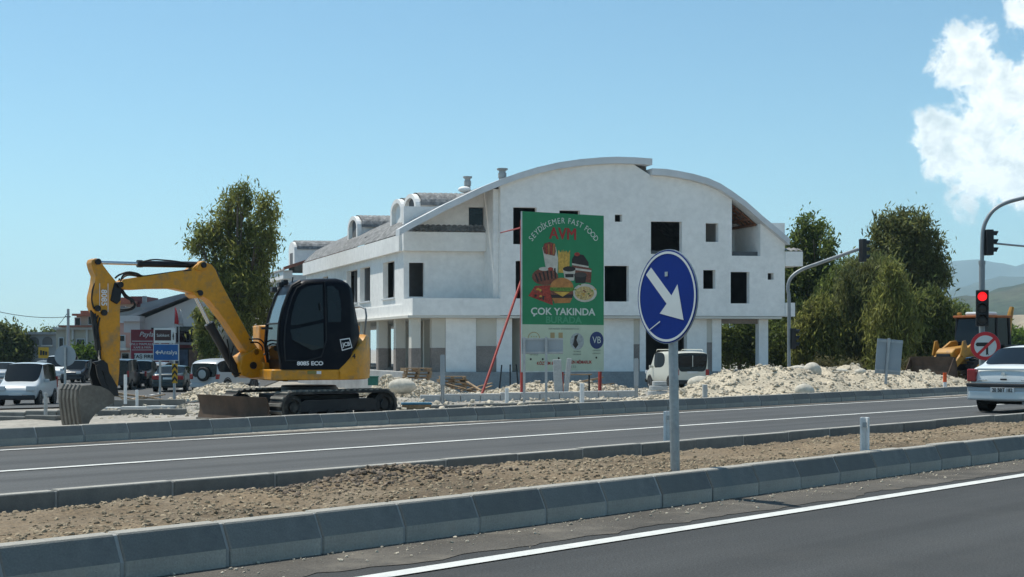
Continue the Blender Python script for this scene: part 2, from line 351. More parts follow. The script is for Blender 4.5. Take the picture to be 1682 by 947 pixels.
# median: rough soil between the kerbs, stones lying on it
def zmed(s, d):
    e = min((d-7.05)/.5, (9.50-d)/.5, 1); e = max(0, e)
    z = .215-.040*(d-7.05)+.03*e+.035*fbm(s, d, .55, 3, 2.)+.030*fbm(s, d, 2.6, 4, 7.)+.016*abs(fbm(s, d, 8., 3, 1.))
    z += .11*math.exp(-((s-7.4)/.6)**2-((d-8.75)/.36)**2)+.05*math.exp(-((s-5.5)/1.1)**2-((d-8.5)/.4)**2)+.05*math.exp(-((s-9)/1.2)**2-((d-8.7)/.4)**2)
    return z-.06*max(0, 1-(9.52-d)/.35)*(1 if s < 6 else .6)
sg = list(np.arange(-.5, 26, .055)); sg = [-120, -60, -30, -15, -8, -4, -2]+sg+[27, 29, 33, 40, 60, 120, 320]; dg = list(np.linspace(7.0, 9.56, 48))
vs = [RD(s, d, zmed(s, d)) for d in dg for s in sg]; nx = len(sg)
gm = MB(); gm.v = [tuple(p) for p in vs]; gm.f = [(j*nx+i, j*nx+i+1, (j+1)*nx+i+1, (j+1)*nx+i) for j in range(len(dg)-1) for i in range(nx-1)]
tag(gm.build('median_soil', soil, smooth=True), kind='structure')
def scatter(name, m, n, fn, rmin, rmax, label, sq=(1, .85, .62), pw=3.0):
    iv = np.array(ICO[0]); fi = np.array(ICO[1]); V = np.zeros((n, 12, 3))
    for i in range(n):
        x, y, z = fn(); r = rmin+(rmax-rmin)*random.random()**pw
        a = random.random()*6.28; t = random.uniform(-.5, .5); k = 1+np.random.default_rng(i).uniform(-.28, .28, 12)[:, None]
        q = iv*k*np.array(sq)*r; c, s_ = math.cos(t), math.sin(t); q = q @ np.array([[c, 0, -s_], [0, 1, 0], [s_, 0, c]]); c, s_ = math.cos(a), math.sin(a)
        V[i] = q @ np.array([[c, s_, 0], [-s_, c, 0], [0, 0, 1]])+np.array([x, y, z+r*.22])
    me = bpy.data.meshes.new(name); me.from_pydata(V.reshape(-1, 3).tolist(), [], (fi[None]+12*np.arange(n)[:, None, None]).reshape(-1, 3).tolist()); me.update()
    return tag(link(name, me, m), label, None, None, 'stuff')
def f_med():
    while True:
        s = random.uniform(0, 25) if random.random() < .8 else random.uniform(0, 12); d = random.uniform(7.08, 9.42)
        if fbm(s, d, .8, 3, 11.)+random.uniform(-.5, .6) > -.1: break
    p = RD(s, d, zmed(s, d)-.004); return p.x, p.y, p.z
scatter('gravel', stone_s, 26000, f_med, .005, .026, 'loose brown stones on the median soil', pw=3.2)
def f_dark():
    s, d = random.gauss(7.4, .6), random.gauss(8.7, .26); d = min(d, 9.4); p = RD(s, d, zmed(s, d)); return p.x, p.y, p.z
scatter('clods', mat('damp_clods', (.17,.13,.095), .95, .3, 5, bump=.5, island=.4), 900, f_dark, .01, .036, 'dark clods heaped on the median soil')
def f_grit():
    s = random.uniform(-1, 24); d = 6.85-abs(random.gauss(0, .22))-.01; p = RD(s, d, .005); return p.x, p.y, p.z
scatter('grit', rubble_s, 1600, f_grit, .004, .018, 'grit swept against the foot of the near kerb', pw=4)
def f_bank():
    s = random.uniform(4, 46); d = 17.72+abs(random.gauss(0, 1.1)); p = RD(s, d); return p.x, p.y, zt(p.x, p.y)
scatter('gravel', rubble_s, 6000, f_bank, .010, .07, 'pale gravel behind the far kerb', pw=4)
def f_site():
    while True:
        y = random.uniform(30, 78); px = random.uniform(100, 1350); x = (px-CX)/F*y; d = x*NN.x+y*NN.y
        if d > 22 and not (x < -9 and y > 46): break
    return x, y, zt(x, y)
scatter('debris', rubble_s, 6000, f_site, .02, .12, 'scattered stones and debris over the building site', pw=4)

# heaps of excavated rubble
def heap(name, label, ridge, wid, hfun, n_rock, rmax, step=.14):
    """ridge: list of (x, y) along the crest; wid: half-widths towards and away from the road"""
    pts = [Vector((x, y, 0)) for x, y in ridge]; ln = [0]
    for i in range(1, len(pts)): ln.append(ln[-1]+(pts[i]-pts[i-1]).length)
    T = ln[-1]
    def at(t): return Vector((float(np.interp(t, ln, [p.x for p in pts])), float(np.interp(t, ln, [p.y for p in pts])), 0))
    dr = (pts[-1]-pts[0]).normalized(); nr = Vector((-dr.y, dr.x, 0)); seed = random.random()*50
    def zz(t, q):
        k = abs(q)/(wid[0] if q < 0 else wid[1]); h = hfun(t/T)*max(0, 1-k**1.35)
        p = at(t)+nr*q; return p, zt(p.x, p.y)-.05+h*(1+.28*fbm(t, q, .9, 4, seed))+.10*fbm(t, q, 2.2, 3, seed+5)*min(1, h*3)
    ts = np.arange(0, T+step, step); qs = np.arange(-wid[0]*1.05, wid[1]*1.05, step)
    g = MB(); nq = len(qs)
    for t in ts:
        for q in qs: p, z = zz(t, q); g.v.append((p.x, p.y, z))
    g.f = [(i*nq+j, i*nq+j+1, (i+1)*nq+j+1, (i+1)*nq+j) for i in range(len(ts)-1) for j in range(nq-1)]
    c = at(T/2); root = thing(name, label, 'rubble heap', (c.x, c.y, zt(c.x, c.y)))
    g.build('fill', rubble, root, world=True, smooth=True)
    def fr():
        t = random.uniform(0, T); q = random.uniform(-wid[0], wid[1]*.6); p, z = zz(t, q); return p.x, p.y, z
    o = scatter('stones', rubble_s, n_rock, fr, .02, rmax, None, pw=4)
    o.parent = root; o.matrix_parent_inverse = XF[root.name].inverted(); return zz, T, at
sp = lambda s, d: (RD(s, d).x, RD(s, d).y)
hz, hT, hat = heap('rubble_heap', 'long heap of pale excavated rubble along the far kerb under the trees', [sp(26.2, 20.2), sp(30, 20.8), sp(36, 21.2), sp(42, 21.2), sp(47, 20.6)], (2.4, 3.0),
     lambda k: float(np.interp(k, [0, .1, .2, .3, .45, .65, .8, .92, 1], [0, .35, .72, .86, .82, .72, .42, .12, 0])), 5500, .085)
lp = lambda px, Y: ((px-CX)/F*Y, Y)
heap('rubble_heap', 'pale rubble heap in front of the white building behind the yellow excavator', [lp(600, 58), lp(640, 57), lp(700, 58), lp(745, 60)], (2.2, 2.2), lambda k: float(np.interp(k, [0, .2, .5, .75, 1], [.15, .85, .75, .5, 0])), 3500, .13)
heap('rubble_heap', 'low stony heap behind the excavator boom beside the cross street', [lp(318, 60), lp(360, 57), lp(420, 55), lp(470, 54)], (1.8, 1.8), lambda k: float(np.interp(k, [0, .3, .6, 1], [.3, .75, .7, .4])), 2800, .12)
heap('rubble_heap', 'thin heap of grey spoil at the foot of the billboard', [lp(770, 56), lp(850, 55), lp(960, 56), lp(1040, 58)], (1.5, 1.5), lambda k: .38*math.sin(math.pi*k)+.1, 2200, .12)
def boulder(px, py, Y, r, label, sq=(1, .9, .8), seed=1):
    rr = random.Random(seed); b = MB(); b.rock((0, 0, 0), r*1.4, sq, .16, rr); p = P(px, py-3, Y-.6)
    o = b.build('boulder', mat('pale_boulder', (.52,.48,.40), .95, .15, 2.5, bump=.5, bscale=12, fine=.15, fscale=8), smooth=True, sub=2); o.location = p
    return tag(o, label, 'boulder', 'boulders on the rubble')
boulder(1334, 612, 38.8, .26, 'round pale boulder sitting highest on the long rubble heap', (1, .9, .95), 3)
boulder(1295, 623, 38.0, .24, 'flat pale boulder just below the round one on the rubble heap', (1.2, .9, .6), 4)
boulder(1323, 645, 34.8, .20, 'blocky boulder at the foot of the rubble heap by the far kerb', (1.2, .9, .8), 5)
boulder(1310, 609, 40.0, .20, 'wedge shaped boulder left of the round one on the heap crest', (1.5, .9, .55), 6)
boulder(1413, 615, 41.0, .17, 'pale boulder on the heap crest left of the grey sign panel', (1.2, .9, .7), 8)
boulder(1463, 615, 42.0, .19, 'long pale boulder lying under the grey sign panel', (1.4, .9, .55), 9)
boulder(1382, 612, 41.0, .15, 'small flat boulder midway along the heap crest', (1.5, .9, .5), 12)
boulder(1148, 632, 40.0, .26, 'angular boulder beside the rear wheel of the white van', (1.4, .9, .8), 13)
boulder(660, 636, 55.0, .42, 'large grey boulder in the rubble right of the excavator tail', (1.3, .9, .7), 14)

# kerbs and strips of the unfinished junction island behind the bucket
def low_kerb(name, x0, x1, Y0, Y1, h, ln, m, wd=.22, lift=0.):
    a = Vector((x0, Y0, 0)); c = Vector((x1, Y1, 0)); d = (c-a); n = int(d.length/ln); d.normalize(); q = Vector((-d.y, d.x, 0))
    root = thing(name, None, None, (a+c)/2, 0, kind='structure')
    me = MB().box(.008, ln-.008, -wd/2, wd/2, -.25, h).mesh('kerb_stone'); fixn(me); me.materials.append(m)
    inv = XF[root.name].inverted()
    for i in range(n):
        p = a+d*ln*i; o = bpy.data.objects.new('kerb_stone', me); COL.objects.link(o); o.parent = root
        pm = p+d*ln/2
        o.matrix_local = inv @ (Matrix.Translation((p.x, p.y, zt(pm.x, pm.y, False)+lift+random.uniform(-.012, .012))) @ Matrix.Rotation(math.atan2(d.y, d.x)+random.uniform(-.015, .015), 4, 'Z'))
        bv = o.modifiers.new('edge', 'BEVEL'); bv.width = .012; bv.segments = 1
low_kerb('kerb', *[lp(150, 45)[0], lp(345, 45)[0]], 45, 44.5, .24, .8, kerbm)
low_kerb('kerb', *[lp(160, 40)[0], lp(330, 40)[0]], 40, 39.5, .10, .8, conc_l, wd=.4)
low_kerb('kerb', *[lp(-20, 33)[0], lp(320, 33)[0]], 33.5, 33, .14, .8, kerbm)
low_kerb('kerb', *[lp(-20, 30)[0], lp(110, 30)[0]], 30.5, 30, .10, .8, kerbm)
low_kerb('kerb', *[lp(690, 42)[0], lp(1060, 42)[0]], 42, 43, .24, .62, conc_l)
low_kerb('kerb', *[lp(640, 33)[0], lp(1060, 36)[0]], 33, 37.5, .07, .8, kerbm)

# cross street on the left, dropping to the lower level
b = MB(); xs = np.linspace(-75, -11.5, 40); ys = np.linspace(46, 190, 70)
for j in range(len(ys)-1):
    for i in range(len(xs)-1):
        q = [(xs[i], ys[j]), (xs[i+1], ys[j]), (xs[i+1], ys[j+1]), (xs[i], ys[j+1])]
        q = [(min(x, -11.5-(y-46)*.11), y) for x, y in q]
        if abs(q[0][0]-q[1][0]) < 1e-6: continue
        b.poly([(x, y, zt(x, y, False)+.05) for x, y in q])
tag(b.build('side_road', asphalt_far), kind='structure')
for X0, Y0, X1, Y1 in ((-27, 50, -34, 120), (-18.2, 62, -23, 110)):
    b = MB(); n = 18
    for i in range(n):
        a = Vector((X0, Y0, 0)).lerp(Vector((X1, Y1, 0)), i/n); c = Vector((X0, Y0, 0)).lerp(Vector((X1, Y1, 0)), (i+.5)/n)
        b.poly([(a.x-.08, a.y, zt(a.x, a.y, False)+.056), (a.x+.08, a.y, zt(a.x, a.y, False)+.056), (c.x+.08, c.y, zt(c.x, c.y, False)+.056), (c.x-.08, c.y, zt(c.x, c.y, False)+.056)])
    tag(b.build('road_line', paint_w), kind='structure')

# ---------------------------------------------------------------- far hills and mountains, in real haze
hillm = mat('wooded_hill', (.028,.042,.022), .95, .35, .012, fine=.45, fscale=.09, stain=(.24,.19,.125), stamt=.35, stscale=.004)
bare = mat('dry_hillside', (.26,.21,.145), .95, .2, .02, fine=.3, fscale=.12, stain=(.07,.085,.045), stamt=.8, stscale=.03)
mountm = mat('mountain_forest', (.06,.075,.05), .95, .3, .002)
def ridge(name, m, prof, dist, depth, amp, na=90, nd=26, seed=0.):
    """prof: (photo x, photo y) of the crest seen from the road"""
    b = MB(); px = np.linspace(prof[0][0], prof[-1][0], na)
    for j in range(nd):
        k = j/(nd-1)
        for x in px:
            Y = dist-depth+2*depth*k; t = (x-CX)/F; zc = H+(HY-float(np.interp(x, [p[0] for p in prof], [p[1] for p in prof])))/F*dist
            X = t*Y; e = math.sin(math.pi*k)**.8 if k <= .5 else math.sin(math.pi*k)**.7
            z = -8+(zc+8)*e+amp*fbm(X, Y, 3./depth, 6, seed)*e*(1-math.exp(-((k-.5)/.08)**2)*.75)
            b.v.append((X, Y, z))
    b.f = [(j*na+i, j*na+i+1, (j+1)*na+i+1, (j+1)*na+i) for j in range(nd-1) for i in range(na-1)]
    return tag(b.build(name, m, smooth=True), kind='structure')
ridge('mountain', mountm, [(900, 574), (1180, 520), (1400, 478), (1500, 445), (1560, 430), (1600, 426), (1640, 432), (1668, 440), (1690, 432), (1800, 424), (2000, 436), (2300, 450), (2700, 490)], 7200, 1100, 60, seed=2.)
ridge('mountain', mountm, [(1150, 574), (1300, 556), (1480, 505), (1540, 487), (1600, 470), (1640, 462), (1690, 460), (1800, 446), (2000, 462), (2400, 500)], 4600, 800, 40, seed=5.)
ridge('hill', hillm, [(1300, 576), (1380, 566), (1500, 520), (1560, 500), (1600, 493), (1640, 478), (1690, 466), (1760, 455), (1900, 462), (2200, 510)], 1500, 380, 16, 120, 34, seed=8.)
ridge('hill', bare, [(1570, 572), (1620, 535), (1650, 522), (1690, 514), (1760, 505), (1850, 520), (2000, 560)], 760, 130, 5, 60, 22, seed=11.)
ridge('mountain', mountm, [(-900, 500), (-700, 520), (-500, 515), (-250, 540), (-100, 556), (60, 566), (200, 575)], 5200, 900, 40, seed=3.)
hb = MB().box(-9900, 9900, -9900, 9900, -9.5, 560); hm = bpy.data.materials.new('haze'); hm.use_nodes = True; t = hm.node_tree; t.nodes.clear()
pv = t.nodes.new('ShaderNodeVolumePrincipled'); pv.inputs['Density'].default_value = 1.15e-4; pv.inputs['Color'].default_value = (.58,.83,1, 1); pv.inputs['Anisotropy'].default_value = .1
om = t.nodes.new('ShaderNodeOutputMaterial'); t.links.new(pv.outputs[0], om.inputs['Volume'])
HAZE = tag(hb.build('haze', hm), kind='stuff')
# ---------------------------------------------------------------- the white building under construction
B0 = Vector(((663-CX)/F*76, 76, 0)); BA = Vector((math.cos(R(8)), math.sin(R(8)), 0)); BB = Vector((-math.sin(R(20)), math.cos(R(20)), 0))
def BW(s, q, z): return B0+BA*s+BB*q+Vector((0, 0, z))
def BF(px, py, q):                     # photo pixel -> (s, z) on the plane q = const parallel to the front
    k = (px-CX)/F; x0 = B0.x+BB.x*q; y0 = B0.y+BB.y*q; s = (k*y0-x0)/(BA.x-k*BA.y); Y = y0+BA.y*s; return s, H-(py-HY)/F*Y
def BL(px, py, s):                     # photo pixel -> (q, z) on the plane s = const along the left side
    k = (px-CX)/F; x0 = B0.x+BA.x*s; y0 = B0.y+BA.y*s; q = (k*y0-x0)/(BB.x-k*BB.y); Y = y0+BB.y*q; return q, H-(py-HY)/F*Y
def bbox(b, s0, s1, q0, q1, z0, z1): return b.box(s0, s1, q0, q1, z0, z1, lambda p: BW(p.x, p.y, p.z))
def wall(xs0, xs1, z0, top, holes, fn, w0, w1, cuts=()):
    """wall between u = xs0..xs1 above z0 with real openings; top(u) is its upper edge; holes (u0, u1, v0, v1), v1 None = open to the top"""
    xs = sorted({xs0, xs1, *cuts, *[h for q in holes for h in q[:2] if xs0 < h < xs1]}); zs = sorted({z0, *[h for q in holes for h in q[2:] if h is not None and h > z0]})
    b = MB(); nr = len(zs); sol = {}
    def zz(j, u): return zs[j] if j < nr else max(top(u), zs[-1]+.001)
    for i in range(len(xs)-1):
        um = (xs[i]+xs[i+1])/2
        for j in range(nr):
            vm = (zs[j]+zs[j+1])/2 if j+1 < nr else zs[j]+.01
            sol[i, j] = not any(h[0] < um < h[1] and h[2] < vm < (h[3] if h[3] is not None else 1e9) for h in holes)
    for (i, j), k in sol.items():
        if not k: continue
        a, c = xs[i], xs[i+1]; q = [(a, zz(j, a)), (c, zz(j, c)), (c, zz(j+1, c)), (a, zz(j+1, a))]
        b.poly([fn(u, v, w0) for u, v in q]); b.poly([fn(u, v, w1) for u, v in q][::-1])
        for (e0, e1, nb) in ((q[0], q[1], (i, j-1)), (q[1], q[2], (i+1, j)), (q[2], q[3], (i, j+1)), (q[3], q[0], (i-1, j))):
            if not sol.get(nb, False): b.poly([fn(*e0, w0), fn(*e0, w1), fn(*e1, w1), fn(*e1, w0)])
    return b
SLAB = 3.16; QF = -2.0
bld = thing('building', 'large white unfinished building with arched roof and empty window openings', 'building', BW(10, 5, -1.2))
archL = [(654,376),(675,364),(700,351),(730,335),(760,321),(790,307),(822,294),(850,284),(880,275),(915,267),(950,262),(985,259),(1010,258),(1040,259),(1068,261)]
archR = [(1068,277),(1090,278),(1110,281),(1135,286),(1160,293),(1180,302),(1200,315),(1222,331),(1250,356),(1272,374),(1293,392)]
AL = [BF(x, y, QF) for x, y in archL]; AR = [BF(x, y, QF) for x, y in archR]
def topL(u): return float(np.interp(u, [a for a, _ in AL], [z for _, z in AL]))
def topR(u): return float(np.interp(u, [a for a, _ in AR], [z for _, z in AR]))
sM = AL[-1][0]
def topA(u): return (topL(u) if u < sM else topR(u))-.34
fn_f = lambda u, v, w: BW(u, w, v)
def hole(x0, x1, y0, y1, q=QF):
    s0, za = BF(x0, y0, q); s1, zb = BF(x1, y1, q); return (s0, s1, zb, za)
s822 = BF(822, 400, QF)[0]; s1290 = BF(1290, 400, QF)[0]
hs = [hole(843,882,340,401), hole(919,953,345,398), hole(1010,1022,352,364), hole(1070,1121,363,417), hole(1160,1181,366,397),
      hole(847,880,428,490), hole(993,1033,436,495), hole(1156,1176,443,474), hole(1201,1232,446,498), hole(1262,1272,448,459), hole(1072,1118,440,495)]
lg = hole(1203,1250,334,420); hs.append((lg[0], lg[1], lg[2], None))
s1068 = BF(1068, 400, QF)[0]
wall(s822, s1068, SLAB, topA, [h for h in hs if h[0] < s1068-.5 and h[1] < s1068+.2], fn_f, QF, QF+.32, [a for a, _ in AL if s822 < a < s1068]).build('front_wall', plaster, bld, world=True)
wall(s1068, s1290, SLAB, topA, [h for h in hs if h[0] > s1068-.2], fn_f, QF+.06, QF+.38, [a for a, _ in AR if a < s1290]).build('front_wall', plaster, bld, world=True)
# curved roof edge bands
for arr in (AL, AR):
    b = MB(); nn = len(arr)
    for i in range(nn-1):
        (a, za), (c, zc) = arr[i], arr[i+1]
        p = [BW(a, QF-.28, za-.36), BW(c, QF-.28, zc-.36), BW(c, QF+.5, zc-.36), BW(a, QF+.5, za-.36), BW(a, QF-.28, za), BW(c, QF-.28, zc), BW(c, QF+.5, zc), BW(a, QF+.5, za)]
        b.hexa(p)
    b.build('roof_edge_band', trim, bld, world=True)
# tiled vault, ribbed like the pan tiles that cover it
def vault(arr, q0, q1, dz, stp=.11):
    b = MB(); qs = np.arange(q0, q1, stp); ss = np.linspace(max(arr[0][0], -.24) if q0 >= 0 else max(arr[0][0], .02), arr[-1][0], 44); n = len(ss); st = .36
    for k, q in enumerate(qs):
        for i, s in enumerate(ss):
            z = float(np.interp(s, [a for a, _ in arr], [z for _, z in arr]))-dz
            fr = (i*.9) % 1.0
            b.v.append(tuple(BW(s, q, z+.05*abs(math.sin(math.pi*q/.33))+.05*fr)))
    b.f = [(k*n+i, k*n+i+1, (k+1)*n+i+1, (k+1)*n+i) for k in range(len(qs)-1) for i in range(n-1)]
    return b
AL2 = [(-.22, H+(HY-381)/F*76+.0)]+[(a, z) for a, z in AL if a > .3]
vault(AL2, .0, 27, .12).build('tiled_roof', tilem, bld, world=True); vault(AL, QF+.52, -.001, .12).build('tiled_roof', tilem, bld, world=True)
vault(AR, QF+.52, 11, .12, .16).build('tiled_roof', tilem, bld, world=True)
b = MB(); b.add([BW(sM, QF+.5, z) for z in (AR[0][1]-.3, AL[-1][1]-.05)]+[BW(sM, 12, z) for z in (AR[0][1]-.3, AL[-1][1]-.05)], [(0, 1, 3, 2)]); b.build('roof_step', plaster, bld, world=True)
# recessed wall beside the balcony and above it
zpar0, zpar1 = H+(HY-412)/F*76, H+(HY-381)/F*76
s810 = s822+.0
q0holes = [(*[BF(672, 430, 0)[0], BF(697, 487, 0)[0]], BF(697, 487, 0)[1], BF(672, 431, 0)[1]), hole(770, 795, 340, 372, 0)]
wall(.0, s822, SLAB, lambda u: topL(u)-.2, q0holes, fn_f, 0, .28, [a for a, _ in AL if 0 < a < s822]).build('recessed_wall', plaster, bld, world=True)
b = MB(); bbox(b, s822-.28, s822, QF+.33, 0-.003, SLAB, topL(s822)-.5); b.build('return_wall', plaster, bld, world=True)
# balcony slab and parapet, roof parapet with tiles on it
b = MB(); zb1 = H+(HY-489)/F*74.1
bbox(b, -.05, s822-.004, QF-.002, QF+.16, SLAB-.02, zb1); bbox(b, -.05, .12, QF+.163, -.003, SLAB-.02, zb1); bbox(b, .125, s822-.3, QF+.165, -.004, SLAB-.02, SLAB+.22)
b.build('balcony', plaster, bld, world=True)
def tilestrip(s0, s1, qa, qb, za, zb, name='roof_tiles', par=None):
    b = MB(); n = int((s1-s0)/.075); m = 7
    for i in range(n+1):
        s = s0+(s1-s0)*i/n
        for j in range(m):
            k = j/(m-1); b.v.append(tuple(BW(s, qa+(qb-qa)*k, za+(zb-za)*k+.06*abs(math.sin(math.pi*s/.30))-.03*((k*3) % 1))))
    b.f = [(i*m+j, i*m+j+1, (i+1)*m+j+1, (i+1)*m+j) for i in range(n) for j in range(m-1)]
    return b.build(name, tilem, par or bld, world=True)
b = MB(); bbox(b, -.12, s822-.29, -.42, -.012, zpar0, zpar1); b.build('roof_parapet', plaster, bld, world=True)
tilestrip(-.1, s822-.3, -.46, .02, zpar1+.03, zpar1+.42)
b = MB(); s, z = BF(806, 372, -.3); bbox(b, s-.15, s+.2, -.42, -.1, zpar1+.3, zpar1+.95); b.build('parapet_post', plaster, bld, world=True)
b = MB(); h_ = q0holes[1]; bbox(b, h_[0]+.05, h_[1]-.05, .10, .14, h_[2]+.05, h_[3]-.05); b.build('window_pane', glass_d, bld, world=True)
# left side
fn_l = lambda u, v, w: BW(w, u, v)
def lhole(x0, x1, y0, y1):
    qa, z0 = BL(x1, y0, 0); qb, z1 = BL(x0, y1, 0); return (qa, qb, z1, z0)
zt_l = zpar0+.02
lw = [lhole(629, 648, 437, 497), lhole(591, 608, 446, 502), lhole(569, 587, 452, 503)]
lw = [(a, c, 4.25, 6.35) for a, c, _, _ in lw]+[(19.5, 21.2, 4.25, 6.35), (23.3, 25, 4.25, 6.35)]
wall(.29, 27, SLAB, lambda u: zt_l, lw, fn_l, 0, .3).build('side_wall', plaster, bld, world=True)
for (a, c, _, _) in lw: b = MB(); bbox(b, -.08, -.002, a-.08, c+.08, 4.16, 4.25); b.build('window_sill', trim, bld, world=True)
b = MB(); bbox(b, -.27, -.003, -.008, 27, zpar0, zpar1-.15); b.build('roof_parapet', plaster, bld, world=True)
b = MB(); bbox(b, -.055, -.005, .0, 27, SLAB-.02, SLAB+.62); b.build('slab_edge', plaster, bld, world=True)
# shell that keeps the rooms dark: slabs, back and party walls
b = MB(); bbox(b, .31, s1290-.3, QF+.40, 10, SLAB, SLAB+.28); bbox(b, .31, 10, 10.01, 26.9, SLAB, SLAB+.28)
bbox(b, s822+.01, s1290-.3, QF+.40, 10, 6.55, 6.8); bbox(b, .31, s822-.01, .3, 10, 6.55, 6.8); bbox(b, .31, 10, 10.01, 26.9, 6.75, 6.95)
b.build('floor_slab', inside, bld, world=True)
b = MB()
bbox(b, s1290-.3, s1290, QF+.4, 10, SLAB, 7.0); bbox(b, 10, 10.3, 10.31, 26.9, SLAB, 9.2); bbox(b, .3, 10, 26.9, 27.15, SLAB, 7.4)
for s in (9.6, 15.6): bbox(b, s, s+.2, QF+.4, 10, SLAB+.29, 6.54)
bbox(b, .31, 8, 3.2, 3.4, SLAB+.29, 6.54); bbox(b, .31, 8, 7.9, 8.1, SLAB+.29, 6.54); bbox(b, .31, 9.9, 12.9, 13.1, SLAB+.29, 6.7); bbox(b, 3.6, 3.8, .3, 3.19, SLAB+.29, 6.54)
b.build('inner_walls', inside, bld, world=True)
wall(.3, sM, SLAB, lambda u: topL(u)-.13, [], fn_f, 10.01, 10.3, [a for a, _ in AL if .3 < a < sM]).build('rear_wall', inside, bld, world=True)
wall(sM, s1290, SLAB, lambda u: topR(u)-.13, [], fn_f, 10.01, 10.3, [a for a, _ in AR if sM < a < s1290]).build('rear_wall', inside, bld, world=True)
# loggia under the roof on the right: pale walls, parapet, bare timbers
b = MB(); bbox(b, lg[0]-.25, lg[1]+1.2, 1.0, 1.2, lg[2]-.3, 8.6); bbox(b, lg[1]+.02, lg[1]+.2, QF+.40, .99, lg[2]-.3, 8.3); bbox(b, lg[0]-.25, lg[0]-.05, QF+.40, .99, lg[2]-.3, 9.6)
bbox(b, lg[0]-.04, lg[1]+.01, QF+.40, .99, lg[2]-.3, lg[2]-.12); b.build('loggia', plaster, bld, world=True)
b = MB()
for k in range(5):
    s = lg[0]+.05+k*.36; b.box(s, s+.09, QF+.42, .98, topR(s)-.62, topR(s)-.48, lambda p: BW(p.x, p.y, p.z))
for k in range(4):
    q = QF+.55+k*.45; z0, z1 = topR(lg[0])-.46, topR(lg[1])-.46
    b.hexa([BW(lg[0], q, z0), BW(lg[1], q, z1), BW(lg[1], q+.08, z1), BW(lg[0], q+.08, z0), BW(lg[0], q, z0+.1), BW(lg[1], q, z1+.1), BW(lg[1], q+.08, z1+.1), BW(lg[0], q+.08, z0+.1)])
b.build('roof_timbers', mat('old_timber', (.20,.09,.05), .9, .3, 4), bld, world=True)
# right-hand balconies
b = MB(); sA, zA = BF(1318, 413, QF); _, zB = BF(1318, 437, QF); s0 = s1290-.5
bbox(b, s1290+.003, sA, QF-.05, QF+2.2, zB, zA); b.build('balcony', plaster, bld, world=True)
tilestrip(s1290-.1, sA, QF-.02, QF+.5, zA+.02, zA+.2)
b = MB(); sA, zA = BF(1305, 497, QF); _, zB = BF(1305, 518, QF); bbox(b, s1290+.003, sA, QF-.06, QF+2.4, SLAB-.02, zA); b.build('balcony', plaster, bld, world=True)
# ground floor: plinth, soffit beam, columns and wall panels set back under the slab
b = MB(); bbox(b, -.6, s1290+1.2, QF-.1, 27, -1.9, .04); b.build('plinth', conc, bld, world=True)
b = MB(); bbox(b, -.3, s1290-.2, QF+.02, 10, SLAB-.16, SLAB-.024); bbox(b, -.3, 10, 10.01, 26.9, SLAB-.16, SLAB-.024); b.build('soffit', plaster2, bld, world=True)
QG = -1.35
def gpanel(x0, x1, m, y1=None, dq=.0, name='ground_floor_panel', dep=.35):
    s0 = BF(x0, 560, QG)[0]; s1 = BF(x1, 560, QG)[0]; z1 = SLAB-.165 if y1 is None else BF(x0, y1, QG)[1]
    b = MB(); bbox(b, s0, s1, QG-dq, QG+dep, .045, z1); return b.build(name, m, bld, world=True)
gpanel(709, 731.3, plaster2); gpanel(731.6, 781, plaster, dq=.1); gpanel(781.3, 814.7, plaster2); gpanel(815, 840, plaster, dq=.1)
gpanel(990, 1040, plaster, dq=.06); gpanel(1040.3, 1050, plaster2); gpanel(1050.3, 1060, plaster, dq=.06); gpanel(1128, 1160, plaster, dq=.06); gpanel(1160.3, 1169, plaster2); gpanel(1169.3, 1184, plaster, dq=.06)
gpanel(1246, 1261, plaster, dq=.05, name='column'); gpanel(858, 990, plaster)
for x0, x1, y in ((708.4, 731.2, 571), (781.4, 814.6, 568), (1040.2, 1050.1, 565), (1160.2, 1169.1, 562)): gpanel(x0, x1, raw, y, .03, 'unplastered_base', .30)
b = MB(); s0, s1 = BF(1184.5, 560, QG)[0], BF(1262, 560, QG)[0]; bbox(b, s0, s1, QG+.1, QG+.4, SLAB-.42, SLAB-.17); b.build('beam', raw, bld, world=True)
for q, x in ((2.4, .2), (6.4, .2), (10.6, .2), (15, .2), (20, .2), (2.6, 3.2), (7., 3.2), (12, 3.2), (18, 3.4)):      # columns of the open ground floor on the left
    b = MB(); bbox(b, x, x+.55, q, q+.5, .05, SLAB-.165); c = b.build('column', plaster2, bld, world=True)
    b = MB(); bbox(b, x-.012, x+.562, q-.012, q+.512, .045, 1.35); b.build('unplastered_base', raw, c.parent, world=True)
b = MB(); bbox(b, .0, .5, QF+.4, QF+.95, .05, SLAB-.165); b.build('column', plaster2, bld, world=True)
b = MB(); bbox(b, -.012, .512, QF+.388, QF+.962, .045, 1.35); b.build('unplastered_base', raw, bld, world=True)
b = MB(); bbox(b, 6.2, 6.45, -1., 26, .05, SLAB-.17); bbox(b, 2.2, 6.19, 3.8, 4., .05, SLAB-.17); bbox(b, 2.2, 6.19, 9.0, 9.2, .05, SLAB-.17); b.build('shop_walls', plaster2, bld, world=True)
b = MB(); bbox(b, 6.5, BF(1184, 560, 5)[0], 5.5, 5.8, .05, SLAB-.17); s = BF(1184, 560, QG)[0]; bbox(b, s-.3, s, QG+.37, 5.49, .05, SLAB-.17); b.build('inner_walls', inside, bld, world=True)
